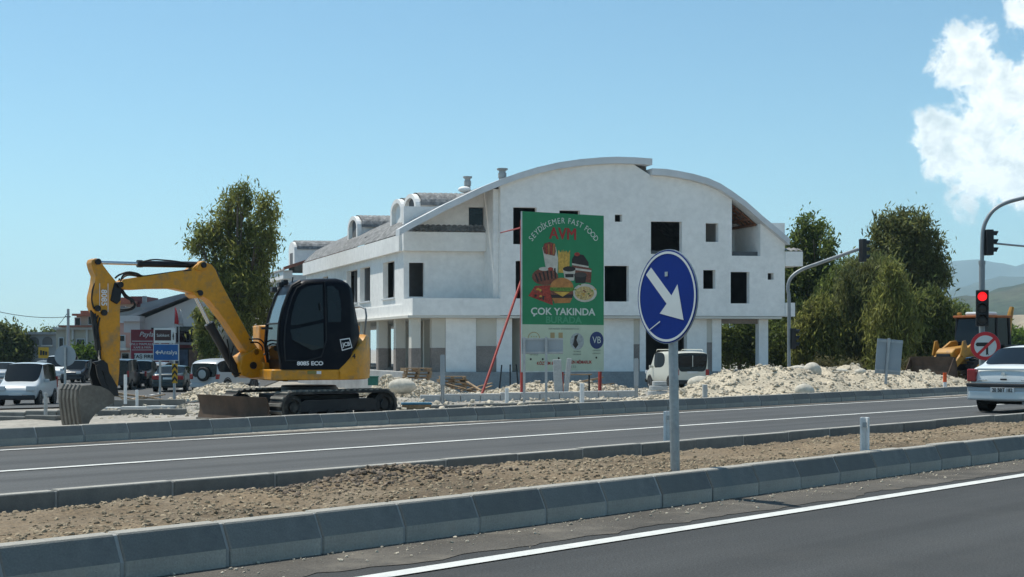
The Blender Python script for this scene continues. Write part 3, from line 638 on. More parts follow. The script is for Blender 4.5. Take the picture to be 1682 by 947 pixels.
# dormers with arched fronts on the roof slope
def dormer(q0, wd, s0=.72, win=True, zt_=10.0, root=None, l=4.2):
    zb = topL(s0)-.1; rr = wd/2-.1; hh = zt_-rr*.55; b = MB()
    arc = [(q0+wd/2-(rr)*math.cos(math.pi*k/12), hh-.0+rr*.55*math.sin(math.pi*k/12)) for k in range(13)]
    fnd = lambda u, v, w: BW(w, u, v)
    b.prism([(q0+.1, zb)]+arc+[(q0+wd-.1, zb)], fnd, s0+.35, s0+l)
    d = b.build('dormer', plaster, bld, world=True)
    b = MB(); ro = wd/2+.06; oa = [(q0+wd/2-ro*math.cos(math.pi*k/12), hh+ro*.6*math.sin(math.pi*k/12)) for k in range(13)]
    ia = [(q0+wd/2-(rr-.12)*math.cos(math.pi*k/12), hh-.02+(rr-.12)*.55*math.sin(math.pi*k/12)) for k in range(13)]
    for k in range(12):
        b.hexa([fnd(*ia[k], s0+.12), fnd(*ia[k+1], s0+.12), fnd(*oa[k+1], s0+.12), fnd(*oa[k], s0+.12), fnd(*ia[k], s0+.4), fnd(*ia[k+1], s0+.4), fnd(*oa[k+1], s0+.4), fnd(*oa[k], s0+.4)])
    for qa in (q0-.06, q0+wd-.28): bbox(b, s0+.12, s0+.4, qa, qa+.34, zb-.3, hh)
    b.build('dormer_arch', plaster, bld, world=True)
    b = MB(); n = 15; m = int((l-.4)/.075)
    for i in range(m+1):
        s = s0+.41+(l-.45)*i/m
        for k in range(n):
            a = math.pi*k/(n-1); b.v.append(tuple(BW(s, q0+wd/2-(ro+.05)*math.cos(a), hh+.02+(ro*.6+.02+.05*abs(math.sin(math.pi*s/.3)))*math.sin(a)-.0)))
    b.f = [(i*n+k, i*n+k+1, (i+1)*n+k+1, (i+1)*n+k) for i in range(m) for k in range(n-1)]
    b.build('dormer_tiles', tilem, bld, world=True)
    if win:
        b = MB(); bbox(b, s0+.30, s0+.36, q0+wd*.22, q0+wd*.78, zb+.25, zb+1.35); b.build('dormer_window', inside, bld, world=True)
dormer(.7, 2.5); dormer(3.6, 2.5, win=False); dormer(14.6, 2.7)
# chimney cowls and odds and ends on the roof
for px, py, Yd, r in ((768, 305, 80, .17), (825, 292, 79, .20)):
    p = P(px, py, Yd); b = MB(); b.lathe([(r, -1.2), (r, .0), (r*1.22, .02), (r*1.22, .28), (r, .30), (r, .42), (r*1.6, .47), (r*1.6, .55), (.02, .57)], p, (0, 0, 1), 14)
    b.build('chimney_cowl', conc_l, bld, world=True, auto=40)
b = MB(); b.rock(P(763, 311, 79), .42, (1.2, .8, .6), .1); b.build('chimney_cap', plaster, bld, world=True, sub=2)
b = MB(); p = BW(-.05, .4, 7.85); b.lathe([(.0, 0), (.32, .05), (.42, .13), (.44, .14), (.30, .02), (.02, -.03)], BW(.5, .2, 8.35), (-.8, -.5, .35), 16); b.build('satellite_dish', plaster, bld, world=True, smooth=True)
p = BF(1217, 318, QF); b = MB(); b.cyl(BW(p[0], 0, p[1]-.3), BW(p[0], 0, p[1]+.55), .03); b.build('roof_pipe', black, bld, world=True)

# the next white block of the same row, behind
bl2 = thing('building', 'white row block with grey tiled roof behind the excavator cab', 'building', BW(5, 45, -1.2))
def b2(name, m, s0, s1, q0, q1, z0, z1): bb = MB(); bbox(bb, s0, s1, q0, q1, z0, z1); return bb.build(name, m, bl2, world=True)
holes = [(33+k*4.2+1.0, 33+k*4.2+2.9, 4.25, 6.3) for k in range(6)]
wall(31, 58, SLAB, lambda u: 6.7, holes, lambda u, v, w: BW(w, u, v), -.6, -.3).build('side_wall', plaster, bl2, world=True)
b2('end_wall', plaster, -.29, 11, 31, 31.3, SLAB, 7.0); b2('plinth', conc, -1, 11, 31, 58, -1.9, 0); b2('slab_edge', plaster, -1.0, 11, 30.8, 58, SLAB-.1, SLAB+.6)
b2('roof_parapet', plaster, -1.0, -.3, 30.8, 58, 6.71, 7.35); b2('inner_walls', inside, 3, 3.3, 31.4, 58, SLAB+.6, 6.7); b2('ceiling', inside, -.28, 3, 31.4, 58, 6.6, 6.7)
for k in range(7): b2('column', plaster2, -.4, .1, 31.3+k*4.2, 31.8+k*4.2, 0, SLAB-.1)
b2('shop_walls', plaster2, 2.5, 2.8, 31.3, 58, 0, SLAB-.1)
b = MB(); qs = np.arange(30.6, 58, .13); ss = np.linspace(-1.1, 9, 24); n = len(ss)
for q in qs:
    for i, s in enumerate(ss): b.v.append(tuple(BW(s, q, 7.3+.33*(s+1.1)+.05*abs(math.sin(math.pi*q/.33))+.04*((i*.7) % 1))))
b.f = [(k*n+i, k*n+i+1, (k+1)*n+i+1, (k+1)*n+i) for k in range(len(qs)-1) for i in range(n-1)]
b.build('tiled_roof', tilem, bl2, world=True)
for q in (33.2,):
    b = MB(); hh = 9.1; arc = [(q+1.2-1.2*math.cos(math.pi*k/10), hh+.7*math.sin(math.pi*k/10)) for k in range(11)]
    b.prism([(q, 7.4)]+arc+[(q+2.4, 7.4)], lambda u, v, w: BW(w, u, v), .3, 5); b.build('dormer', plaster, bl2, world=True)
    b = MB(); oa = [(q+1.2-1.3*math.cos(math.pi*k/10), hh+.05+.78*math.sin(math.pi*k/10)) for k in range(11)]
    b.prism(oa, lambda u, v, w: BW(w, u, v), .5, 5.2); b.build('dormer_tiles', tilem, bl2, world=True)
    b2('dormer_window', inside, .26, .32, q+.7, q+1.7, 7.8, 8.9)
b = MB(); b.hexa([BW(-1.0, 30.4, 7.35), BW(4, 30.4, 9.0), BW(4, 30.8, 9.0), BW(-1.0, 30.8, 7.35), BW(-1.0, 30.4, 7.6), BW(4, 30.4, 9.25), BW(4, 30.8, 9.25), BW(-1.0, 30.8, 7.6)]); b.build('gable_tiles', tile_red, bl2, world=True)
# ---------------------------------------------------------------- the yellow excavator
EC = Vector((-4.06, 27.3, -.10)); T1 = R(42); T2 = R(25)
class Fr:                                   # a machine frame: x forward, y to the machine's left, z up
    def __init__(s, o, th): s.o = o; s.f = Vector((-math.cos(th), -math.sin(th), 0)); s.l = Vector((math.sin(th), -math.cos(th), 0))
    def w(s, x, y, z): return s.o+s.f*x+s.l*y+Vector((0, 0, z))
    def at(s, px, py, y):                   # photo pixel -> (x, z) on the plane y = const
        r = Vector(((px-CX)/F, 1, -(py-HY)/F)); o = Vector((0, 0, H)); p0 = s.o+s.l*y
        t = (p0-o).dot(s.l)/r.dot(s.l); p = o+r*t-s.o; return p.dot(s.f), p.z
UC, UP = Fr(EC, T1), Fr(EC, T2)
ex = thing('excavator', 'yellow tracked excavator with black cab and bucket resting behind the far kerb', 'excavator', EC)
def eb(mb, name, m, par=None, **k):
    k.setdefault('auto', 35); o = mb.build(name, m, ex, world=True, **k)
    if par is not None: o.parent = par      # sub-part: both sit unscaled in the machine's own space
    return o
# undercarriage: two tracks, frame, blade
def track(yc, wd=.45):
    Lh, r = 1.06, .29; zc = .30
    def path(rr, n=14):
        p = [(Lh+rr*math.cos(a), zc+rr*math.sin(a)) for a in np.linspace(math.pi/2, -math.pi/2, n)]
        return p+[(-Lh+rr*math.cos(a), zc+rr*math.sin(a)) for a in np.linspace(-math.pi/2, -1.5*math.pi, n)]
    o, i = path(r), path(r-.05); n = len(o); b = MB(); ya, yb = yc-wd/2, yc+wd/2
    V = [UC.w(x, ya, z) for x, z in o]+[UC.w(x, yb, z) for x, z in o]+[UC.w(x, ya, z) for x, z in i]+[UC.w(x, yb, z) for x, z in i]
    fs = []
    for k in range(n):
        m = (k+1) % n; fs += [(k, m, n+m, n+k), (2*n+k, 3*n+k, 3*n+m, 2*n+m), (k, 2*n+k, 2*n+m, m), (n+k, n+m, 3*n+m, 3*n+k)]
    b.add(V, fs); t = eb(b, 'track', rubber)
    per = 4*Lh+2*math.pi*r; q = 44; b = MB()
    for k in range(q):
        d = per*k/q
        if d < 2*Lh: c = (Lh-d, zc+r); tn = (-1, 0); nr = (0, 1)
        elif d < 2*Lh+math.pi*r: a = math.pi/2+(d-2*Lh)/r; c = (-Lh+r*math.cos(a), zc+r*math.sin(a)); nr = (math.cos(a), math.sin(a)); tn = (-nr[1], nr[0])
        elif d < 4*Lh+math.pi*r: c = (-Lh+(d-2*Lh-math.pi*r), zc-r); tn = (1, 0); nr = (0, -1)
        else: a = -math.pi/2+(d-4*Lh-math.pi*r)/r; c = (Lh+r*math.cos(a), zc+r*math.sin(a)); nr = (math.cos(a), math.sin(a)); tn = (-nr[1], nr[0])
        g = [(c[0]+tn[0]*e+nr[0]*h, c[1]+tn[1]*e+nr[1]*h) for e, h in ((-.035, 0), (.035, 0), (.026, .028), (-.026, .028))]
        b.prism(g, lambda u, v, w: UC.w(u, w, v), ya+.01, yb-.01)
    lug = eb(b, 'track_lugs', track_dust, t, auto=None); lug['kind'] = 'stuff'
    b = MB(); b.prism([(-.95, .2), (.95, .2), (1.0, .33), (.8, .43), (-.8, .43), (-1.0, .33)], lambda u, v, w: UC.w(u, w, v), yc-.14, yc+.17); eb(b, 'track_frame', black, t)
    for k in range(4):
        x = -.66+.44*k; b = MB(); b.cyl(UC.w(x, yc-.16, .15), UC.w(x, yc+.19, .15), .09, n=14); eb(b, 'roller', black, t)
    for x, rr in ((1.06, .215), (-1.06, .235)):
        b = MB(); y1 = yc+.2*(1 if yc > 0 else 1); b.lathe([(.05, yc-.15), (rr, yc-.15), (rr, yc+.16), (rr*.7, yc+.18), (rr*.62, yc+.13), (.09, yc+.13), (.09, yc+.19), (.02, yc+.19)], UC.w(x, 0, zc), UC.l, 22); eb(b, 'idler' if x > 0 else 'drive_sprocket', rubber, t)
track(.90); track(-.90)
b = MB(); b.box(-.75, .75, -.68, .68, .25, .52, lambda p: UC.w(p.x, p.y, p.z)); b.cyl(UC.w(0, 0, .5), UC.w(0, 0, .68), .55, n=28); eb(b, 'undercarriage_frame', black, bevel=.02)
def bladep(): return [(1.66, .03), (1.62, .18), (1.625, .34), (1.68, .50), (1.72, .50), (1.665, .34), (1.66, .18), (1.71, .03)]
b = MB(); b.prism(bladep(), lambda u, v, w: UC.w(u, w, v), -1.40, 1.14); bl = eb(b, 'dozer_blade', rust)
b = MB(); b.box(1.63, 1.74, -1.395, 1.135, -.03, .05, lambda p: UC.w(p.x, p.y, p.z)); eb(b, 'cutting_edge', steel, bl)
for y in (-.45, .45):
    b = MB(); b.hexa([UC.w(.7, y-.06, .22), UC.w(1.63, y-.06, .12), UC.w(1.63, y+.06, .12), UC.w(.7, y+.06, .22), UC.w(.7, y-.06, .38), UC.w(1.63, y-.06, .28), UC.w(1.63, y+.06, .28), UC.w(.7, y+.06, .38)]); eb(b, 'blade_arm', black, bl)
# slewing upper: platform, counterweight, cab
CP = lambda pts, y: [UP.at(x, p, y) for x, p in pts]
YS = 1.03
zb = UP.at(520, 624, YS)[1]; zp = UP.at(500, 605, YS)[1]
def xr(y, r=1.17): return -math.sqrt(max(.01, r*r-y*y))
plan = [(1.03, -.75), (1.03, .98), (.95, 1.03), (-.40, 1.03)]+[(xr(y), y) for y in np.linspace(1.02, -1.02, 17)]+[(.6, -1.03)]
b = MB(); b.prism(plan, lambda u, v, w: UP.w(u, v, w), zb, zp-.02); plat = eb(b, 'platform', yellow, bevel=.02)
# counterweight: curved tail whose top edge rises to the back
xa, za = UP.at(549, 605, 1.0); xt, ztl = UP.at(589, 549, .6)
ring = [(-.30, 1.055)]+[(xr(y, 1.20), y) for y in np.linspace(1.05, -1.05, 21)]
b = MB(); n = len(ring)
for x, y in ring:
    k = min(1, max(0, (-.30-x)/.74)); top = zp+(ztl-zp)*(k**.95); r2 = .80
    rows = [(1.0, zb+.02), (1.012, zb+.12), (1.015, (zb+top)/2), (1.0, top-.06), (.97, top), (.72, top+.01)]
    for sc, z in rows: b.v.append(tuple(UP.w(x*sc, y*sc if sc < .9 else y*min(sc, 1.01), z)))
m = 6; b.f = [(i*m+j, i*m+j+1, (i+1)*m+j+1, (i+1)*m+j) for i in range(n-1) for j in range(m-1)]
cw = eb(b, 'counterweight', yellow, auto=50)
# cab and engine cover: one dark side profile, rounded to the tail circle
prof_px = [(443,606),(441,590),(437,567),(440,531),(446,508),(455,484),(462,470),(476,462),(495,458.5),(515,457),(547,456.5),(557,459),(565,464),(571,473),(575,487),(579,510),(583,535),(588,549),(580,566),(566,586),(551,603),(551,606)]
# the photograph shows the cab front face edge-on at left: profile is taken at mid width of the cab
pc = CP([(x+12 if x < 480 else x, y) for x, y in prof_px], .62)
def cabslice(y, ins=0.):
    o = []
    for x, z in pc:
        xx = max(x, xr(y, 1.16)+.0)
        if z > 2.2: z2 = z-ins*.9
        else: z2 = z
        o.append((xx, z2))
    return o
ys = [(.02, .0), (.4, 0.), (.86, .01), (.97, .035), (1.02, .10), (1.035, .17)]; b = MB(); n = len(pc)
for y, ins in ys:
    for (x, z) in cabslice(y, ins): b.v.append(tuple(UP.w(x, y-(.10*max(0, (z-1.5))/1.2 if y > .5 else 0), z)))
for k in range(len(ys)-1): b.f += [(k*n+i, k*n+(i+1) % n, (k+1)*n+(i+1) % n, (k+1)*n+i) for i in range(n)]
b.f += [tuple(range(n)), tuple(range((len(ys)-1)*n, len(ys)*n))]
cab = eb(b, 'cab', cabm, auto=40)
zt_c = max(z for _, z in pc)
def yside(z): return 1.040-.10*max(0, z-1.5)/1.2
def sidepoly(px, m, name, par, off=.004, th=.008, cfun=None):
    pts = [UP.at(x, y, .98) for x, y in px]; b = MB(); n = len(pts)
    a = [UP.w(x, yside(z)+off, z) for x, z in pts]; c = [UP.w(x, yside(z)+off+th, z) for x, z in pts]
    b.add(a+c, [tuple(range(n)), tuple(range(n, 2*n))]+[(i, (i+1) % n, n+(i+1) % n, n+i) for i in range(n)]); return eb(b, name, m, par, auto=None)
z4 = lambda pts: [(420+x/4.735, 440+y/4.735) for x, y in pts]
sidepoly(z4([(268,445),(278,360),(300,285),(330,205),(362,165),(420,138),(520,126),(524,395),(480,408),(330,440)]), glass_d, 'door_window', cab)
sidepoly(z4([(262,480),(400,452),(522,425),(520,620),(430,640),(280,560)]), glass_d, 'door_window', cab)
sidepoly(z4([(556,140),(600,135),(640,170),(658,240),(664,330),(660,420),(556,420)]), glass_d, 'rear_side_window', cab)
dfr = [UP.at(x, y, .98) for x, y in z4([(222,720),(214,600),(222,460),(250,330),(288,215),(325,150),(400,112),(540,105),(542,300),(540,560),(500,690),(380,722)])]
b = MB(); b.tube([UP.w(x, yside(z)+.012, z) for x, z in dfr+dfr[:1]], .014, 6); eb(b, 'door_frame', black, cab)
hp = [UP.at(x, y, .98) for x, y in z4([(495,270),(500,330)])]; b = MB(); b.tube([UP.w(x, yside(z)+.05, z) for x, z in hp], .015, 6); eb(b, 'door_handle', black, cab)
# front screen: glazed face between the corner posts
fz = [(UP.at(455, 484, .62)), (UP.at(440, 531, .62)), (UP.at(437, 567, .62)), (UP.at(441, 590, .62))]
fr = [pc[5], pc[4], pc[3], pc[2], pc[1]]
def fquad(i, j, y0, y1, off=.006): return [UP.w(fr[i][0]+off, y0, fr[i][1]), UP.w(fr[i][0]+off, y1, fr[i][1]), UP.w(fr[j][0]+off, y1, fr[j][1]), UP.w(fr[j][0]+off, y0, fr[j][1])]
b = MB()
for i in range(2): b.poly(fquad(i, i+1, .10, .90))
eb(b, 'windscreen', glass_w, cab, auto=None)
b = MB(); b.poly(fquad(2, 3, .10, .92)); b.poly(fquad(3, 4, .10, .92)); eb(b, 'lower_windscreen', glass_d, cab, auto=None)
b = MB(); b.tube([UP.w(fr[2][0]+.012, .06, fr[2][1]), UP.w(fr[2][0]+.012, .98, fr[2][1])], .018, 6); eb(b, 'screen_bar', black, cab)
for y in (.05, .985):
    b = MB(); b.tube([UP.w(x+.012, y-(.10*max(0, z-1.5)/1.2 if y > .5 else 0), z) for x, z in [pc[7], pc[6]]+fr+[pc[0]]], .03, 6); eb(b, 'corner_post', black, cab)
# work lamps, mirror, handrail
for px, py, y in ((452, 478, .8), (463, 470, .5), (470, 466, .25)):
    x, z = UP.at(px, py, y); b = MB(); b.box(-.05, .05, -.09, .09, -.05, .05, lambda p: UP.w(x+p.x+.03, y+p.y, z+p.z+.03)); eb(b, 'work_lamp', black, cab, bevel=.015)
for px, py, py2, y in ((481, 455, 470, .3), (464, 462, 474, .6)):
    x, z = UP.at(px, py, y); x2, z2 = UP.at(px-2, py2, y); b = MB(); b.tube([UP.w(x2, y, z2), UP.w(x, y, z)], .014, 6); eb(b, 'aerial', black, cab)
x, z = UP.at(436, 539, .98); b = MB(); b.box(-.12, .09, -.03, .03, -.02, .02, lambda p: UP.w(x+p.x, 1.03+p.y, z+p.z)); eb(b, 'grab_handle', black, cab)
x, z = UP.at(583, 520, .2); b = MB(); b.tube([UP.w(x-.1, .5, z-.35), UP.w(x-.12, .5, z+.15), UP.w(x-.12, -.5, z+.15), UP.w(x-.1, -.5, z-.35)], .02, 6, 3); eb(b, 'guard_rail', galv_d, cw)
b = MB(); b.prism([(u, v) for u, v in [(.9, -.95), (.9, -.45), (.35, 0), (-.6, 0)]+[(xr(y, 1.08), y) for y in np.linspace(.0, -.98, 8)]], lambda u, v, w: UP.w(u, v, w), zp-.01, zp+.85); eb(b, 'engine_cover', yellow, bevel=.03)
# lettering on the machine
def side_text(body, px, py, size, tilt=0., m=decal, bold=.0, sx=1., y=None, par=None):
    x, z = UP.at(px, py, .98); o = UP.w(x, (yside(z) if y is None else y)+.022, z); a = math.atan(0)
    ex_ = (-UP.f)*math.cos(tilt)+Vector((0, 0, math.sin(tilt))); ey = UP.f*math.sin(tilt)+Vector((0, 0, math.cos(tilt)))
    return text(body, size, m, ex, frame(o, ex_, ey), bold=bold, sx=sx)
sidepoly([(556.5,557),(573,554.5),(577,571),(560,576)], decal, 'badge', cab, .006, .004); sidepoly([(558,558.6),(571.8,556.5),(575.3,570),(561,574)], cabm, 'badge', cab, .011, .003)
side_text('JCB', 566.7, 565.3, .105, R(8), bold=.003, sx=.95)
side_text('8085 ECO', 507.5, 596.7, .105, bold=.004, sx=1.15); side_text('4', 578.8, 585, .13, m=black_s, bold=.004, y=1.06)
sidepoly([(503.5,609),(517.5,609),(517.5,614),(503.5,614)], mat('faded_label', (.20,.18,.05), .6), 'label_plate', plat, -.002, .006); sidepoly([(518.5,609),(526,609),(526,614),(518.5,614)], decal, 'label_plate', plat, -.002, .006)
# boom, dipper, rams and bucket, laid out from the side view
z1 = lambda pts: [(80+x/2.803, 400+y/2.803) for x, y in pts]
xf_ = UP.at(412.5, 577.7, -.12)[0]; BM = Fr(UP.w(xf_, -.12, 0), R(42)); YB = 0.
def plate(pts, m, name, y0, y1, par=None, bevel=.012):
    b = MB(); b.prism([BM.at(x, y, YB) for x, y in z1(pts)], lambda u, v, w: BM.w(u, w, v), y0, y1); return eb(b, name, m, par, bevel=bevel)
boom = plate([(308,182),(335,165),(400,155),(520,137),(640,118),(668,95),(692,84),(735,98),(752,120),(768,160),(792,208),(850,318),(905,420),(938,470),(957,492),(955,520),(930,530),(905,512),(882,482),(838,415),(800,358),(760,305),(725,262),(690,240),(640,224),(560,207),(460,208),(380,213),(335,210),(312,200)], yellow, 'boom', YB-.14, YB+.14)
plate([(655,120),(675,88),(694,80),(706,88),(705,118),(680,128)], yellow, 'ram_bracket', YB-.17, YB+.17, boom)
plate([(650,222),(690,232),(686,246),(668,252),(648,236)], yellow, 'ram_bracket', YB-.19, YB+.19, boom)
stick = plate([(184,90),(190,74),(208,68),(228,74),(236,95),(262,130),(296,172),(318,205),(320,260),(316,330),(318,450),(313,600),(306,660),(292,660),(262,600),(240,520),(226,420),(216,335),(196,312),(186,290),(186,245),(200,185),(204,150),(192,122)], yellow, 'dipper', YB-.11, YB+.11)
plate([(290,178),(318,188),(320,230),(316,262),(300,280),(270,262),(280,215)], black, 'dipper_pivot_guard', YB-.145, YB+.145, stick, .02)
def pin(px, py, y0, y1, r, m, name, par):
    x, z = BM.at(*z1([(px, py)])[0], YB); b = MB(); b.cyl(BM.w(x, y0, z), BM.w(x, y1, z), r, n=16); return eb(b, name, m, par)
for q in ((212, 84), (210, 298), (240, 318)): pin(*q, YB-.16, YB+.16, .055, black, 'pin', stick)
for q in ((310, 190), (676, 228), (692, 100), (932, 498)): pin(*q, YB-.2, YB+.2, .055, black, 'pin', boom)
def ram(p0, p1, p2, r0, r1, name, par, y=YB):
    a, c, d = [BM.w(BM.at(*z1([p])[0], YB)[0], y, BM.at(*z1([p])[0], YB)[1]) for p in (p0, p1, p2)]
    b = MB(); b.cyl(c, d, r1, n=16); b.cyl(c-(d-c).normalized()*.04, c+(d-c).normalized()*.05, r1*1.15, n=16); o = eb(b, name, black, par)
    b = MB(); b.cyl(a, c, r0, n=14); eb(b, 'ram_rod', chrome, o); return o
ram((214, 86), (418, 92), (690, 97), .034, .062, 'dipper_ram', boom)
ram((672, 236), (742, 375), (872, 605), .04, .085, 'boom_ram', boom)
ram((238, 545), (228, 480), (203, 305), .032, .055, 'bucket_ram', stick)
plate([(205,530),(240,535),(262,555),(300,660),(304,705),(290,700),(255,690),(215,660),(196,600),(205,560)], black, 'bucket_link', YB-.13, YB-.07, stick, 0); plate([(190,545),(235,535),(256,552),(262,590),(300,655),(306,700),(284,700),(262,672),(250,640),(236,588),(210,562)], black, 'bucket_link', YB+.07, YB+.14, stick, 0)
plate([(196,560),(210,556),(228,600),(246,650),(262,690),(244,690),(222,650),(205,610)], black, 'bucket_link', YB+.15, YB+.19, stick, 0)
# hoses
def hosep(pts, y, r=.017, par=None):
    b = MB(); b.tube([BM.w(BM.at(*z1([p])[0], YB)[0], y+random.uniform(-.02, .02), BM.at(*z1([p])[0], YB)[1]) for p in pts], r, 6, 5); return eb(b, 'hydraulic_hose', hose, par)
hosep([(420,84),(470,74),(520,76),(580,82),(640,92),(690,90)], YB+.08, .014, boom)
for k, q in enumerate(([(640,122),(560,132),(470,145),(420,150),(390,138),(350,132),(310,145),(292,160)], [(640,126),(540,140),(440,150),(400,146),(360,138),(330,150),(322,190),(340,240),(372,262),(388,280),(380,300),(340,310),(290,318)], [(420,152),(370,144),(340,160),(334,200),(356,236),(386,258),(392,284),(370,298),(310,306),(270,316)], [(330,160),(325,200),(345,228),(375,250),(385,275)])): hosep(q, YB+.12-.05*k, .017, boom)
for k, q in enumerate(([(205,180),(192,210),(186,260),(196,300)], [(215,330),(200,370),(196,420),(206,450),(212,520)], [(222,340),(212,390),(216,450),(222,530)], [(200,322),(194,360),(200,400),(198,440)])): hosep(q, YB+.10+.02*k, .016, stick)
for q in ([(700,96),(745,110),(775,150),(782,185),(770,200)], [(690,88),(740,98),(768,128),(780,170)]): hosep(q, YB+.02, .016, boom)
for q in ([(905,440),(950,440),(975,465),(978,500),(960,520)], [(910,455),(945,455),(965,480),(962,510)], [(830,470),(822,520),(824,560),(850,590)], [(800,440),(815,520),(818,575),(840,600),(880,590)]): hosep(q, YB+.16, .016, boom)
# swing bracket at the boom foot
br = plate([(868,520),(900,500),(935,480),(962,492),(972,540),(975,575),(958,612),(905,618),(868,605),(858,570)], yellow, 'swing_bracket', YB-.20, YB+.20)
plate([(955,545),(1010,550),(1045,575),(1045,610),(985,625),(955,612)], yellow, 'front_bracket', YB-.28, YB+.28, br)
pin(915, 560, YB-.24, YB+.24, .07, black, 'pin', br)
for yy, nm in ((.02, 0),):
    a, c = [BM.w(BM.at(*z1([p])[0], YB)[0], .35, BM.at(*z1([p])[0], YB)[1]) for p in ((940, 615), (1055, 622))]; b = MB(); b.cyl(a, c, .045, n=14); eb(b, 'swing_ram', chrome, br)
# bucket: curled, its ribbed back to the left
YK = .40; KB = lambda pts: [BM.at(x, y, YK) for x, y in z1(pts)]
back = KB([(300,700),(272,672),(236,656),(195,650),(152,652),(139,676),(136,715),(140,760),(146,800),(152,840)])
mouth = KB([(176,842),(190,812),(214,782),(262,752),(300,728)])
YF = YK-.80; b = MB(); n = len(back)
cx_ = sum(p[0] for p in back+mouth)/(n+5); cz_ = sum(p[1] for p in back+mouth)/(n+5)
inn = [(x+(cx_-x)*.07, z+(cz_-z)*.07) for x, z in back]
for i in range(n-1):
    b.hexa([BM.w(*q) for q in ((back[i][0], YK, back[i][1]), (back[i+1][0], YK, back[i+1][1]), (inn[i+1][0], YK, inn[i+1][1]), (inn[i][0], YK, inn[i][1]), (back[i][0], YF, back[i][1]), (back[i+1][0], YF, back[i+1][1]), (inn[i+1][0], YF, inn[i+1][1]), (inn[i][0], YF, inn[i][1]))])
bk = eb(b, 'bucket', steel, auto=50)
for y in (YK+.004, YF-.024):
    b = MB(); b.prism([(cx_+(x-cx_)*.995, cz_+(z-cz_)*.995) for x, z in back+mouth], lambda u, v, w: BM.w(u, w, v), y, y+.02); eb(b, 'side_plate', steel, bk, auto=None)
rb = back[4:]
for k in range(5):
    y = YF+.02+.163*k; b = MB()
    for i in range(len(rb)-1):
        (xa_, za_), (xb_, zb_) = rb[i], rb[i+1]; dx, dz = xb_-xa_, zb_-za_; l = math.hypot(dx, dz); nx_, nz_ = -dz/l, dx/l
        if nx_ < 0: nx_, nz_ = -nx_, -nz_
        b.hexa([BM.w(*q) for q in ((xa_, y, za_), (xb_, y, zb_), (xb_, y+.11, zb_), (xa_, y+.11, za_), (xa_+nx_*.03, y+.015, za_+nz_*.03), (xb_+nx_*.03, y+.015, zb_+nz_*.03), (xb_+nx_*.03, y+.095, zb_+nz_*.03), (xa_+nx_*.03, y+.095, za_+nz_*.03))])
    eb(b, 'wear_rib', steel, bk, auto=None)
    x, z = back[-1]; b = MB(); b.hexa([BM.w(*q) for q in ((x-.06, y, z+.12), (x+.04, y, z+.12), (x+.04, y+.1, z+.12), (x-.06, y+.1, z+.12), (x-.03, y+.03, z-.08), (x+.0, y+.03, z-.08), (x+.0, y+.07, z-.08), (x-.03, y+.07, z-.08))]); eb(b, 'tooth', rust, bk, auto=None)
x, z = BM.at(164, 478, YB); o = BM.w(*[BM.at(166, 489, YB)[0], YB+.114, BM.at(166, 489, YB)[1]])
text('8085', .15, decal, ex, frame(o, (0, 0, -1), -BM.f), bold=.003)
b = MB(); x, z = BM.at(166, 489, YB)
for q in ((-.26, .26, .075, .085), (-.26, .26, -.085, -.075)): b.box(q[2], q[3], YB+.112, YB+.116, q[0], q[1], lambda p: BM.w(x+p.x, p.y, z+p.z))
eb(b, 'badge', decal, stick, auto=None)
# ---------------------------------------------------------------- traffic signs, signals and posts
def disc(c, nrm, r, th, name, m, par, off=0., n=40, r0=0.):
    nrm = Vector(nrm).normalized(); b = MB(); c = Vector(c)+nrm*off
    if r0 == 0: b.lathe([(.0001, 0), (r, 0), (r, th), (.0001, th)], c, nrm, n)
    else: b.lathe([(r0, 0), (r, 0), (r, th), (r0, th), (r0, 0)], c, nrm, n, False)
    return b.build(name, m, par, world=True)
def flatpoly(pts, o, ex_, ey, off, th, name, m, par):
    o = Vector(o); ex_ = Vector(ex_).normalized(); ey = Vector(ey).normalized(); nz = ex_.cross(ey)
    b = MB(); b.prism(pts, lambda u, v, w: o+ex_*u+ey*v+nz*w, off, off+th); return b.build(name, m, par, world=True)
UPV = Vector((0, 0, 1))
# keep-right sign on the median
pb = G(1110, 772, .22); sg_ = thing('road_sign', 'round blue sign with white arrow on a steel post in the median', 'road sign', pb)
pt = P(1105, 487, pb.y); nr = Vector((-.866, -.5, 0)); nr.rotate(Matrix.Rotation(R(2.5), 3, 'Z'))
b = MB(); b.cyl(pb-v3(0, 0, .3), Vector((pb.x-.035, pb.y, pt.z+.3)), .043, n=18); b.build('post', galv, sg_, world=True, smooth=True, auto=40)
r_ = .5*155/F*pb.y; sx_ = nr.cross(UPV)*-1; sx_ = UPV.cross(nr)     # to the right when looking at the face
fc = Vector((pt.x, pt.y, pt.z))+nr*.055
face = disc(fc, nr, r_, .012, 'sign_plate', signback, sg_); disc(fc, nr, r_*.985, .003, 'sign_face', blue_s, sg_, .0125)
disc(fc, nr, r_*.955, .002, 'sign_border', white_s, sg_, .016, 56, r_*.905)
kx = r_/46.; ky = r_/77.5
ar = [(172,258),(214,198),(380,452),(428,358),(476,664),(286,602),(342,520)]
flatpoly([(((x/5.26+1040)-1104.5)*kx*1.0, -((y/5.26+400)-487)*ky) for x, y in ar], fc, sx_, UPV, .0165, .002, 'arrow', white_s, sg_)
b = MB(); b.box(-.02, .02, -.02, .02, -.05, .05, frame(fc-nr*.03+UPV*.2, sx_, UPV)); b.box(-.06, .06, -.03, .03, -.02, .02, frame(fc-nr*.03-UPV*.2, sx_, UPV)); b.build('bracket', galv, sg_, world=True)
flatpoly([(-.26, -.30), (-.255, -.305), (-.085, -.225), (-.09, -.215)], fc, sx_, UPV, .019, .001, 'scratch', white_s, sg_)

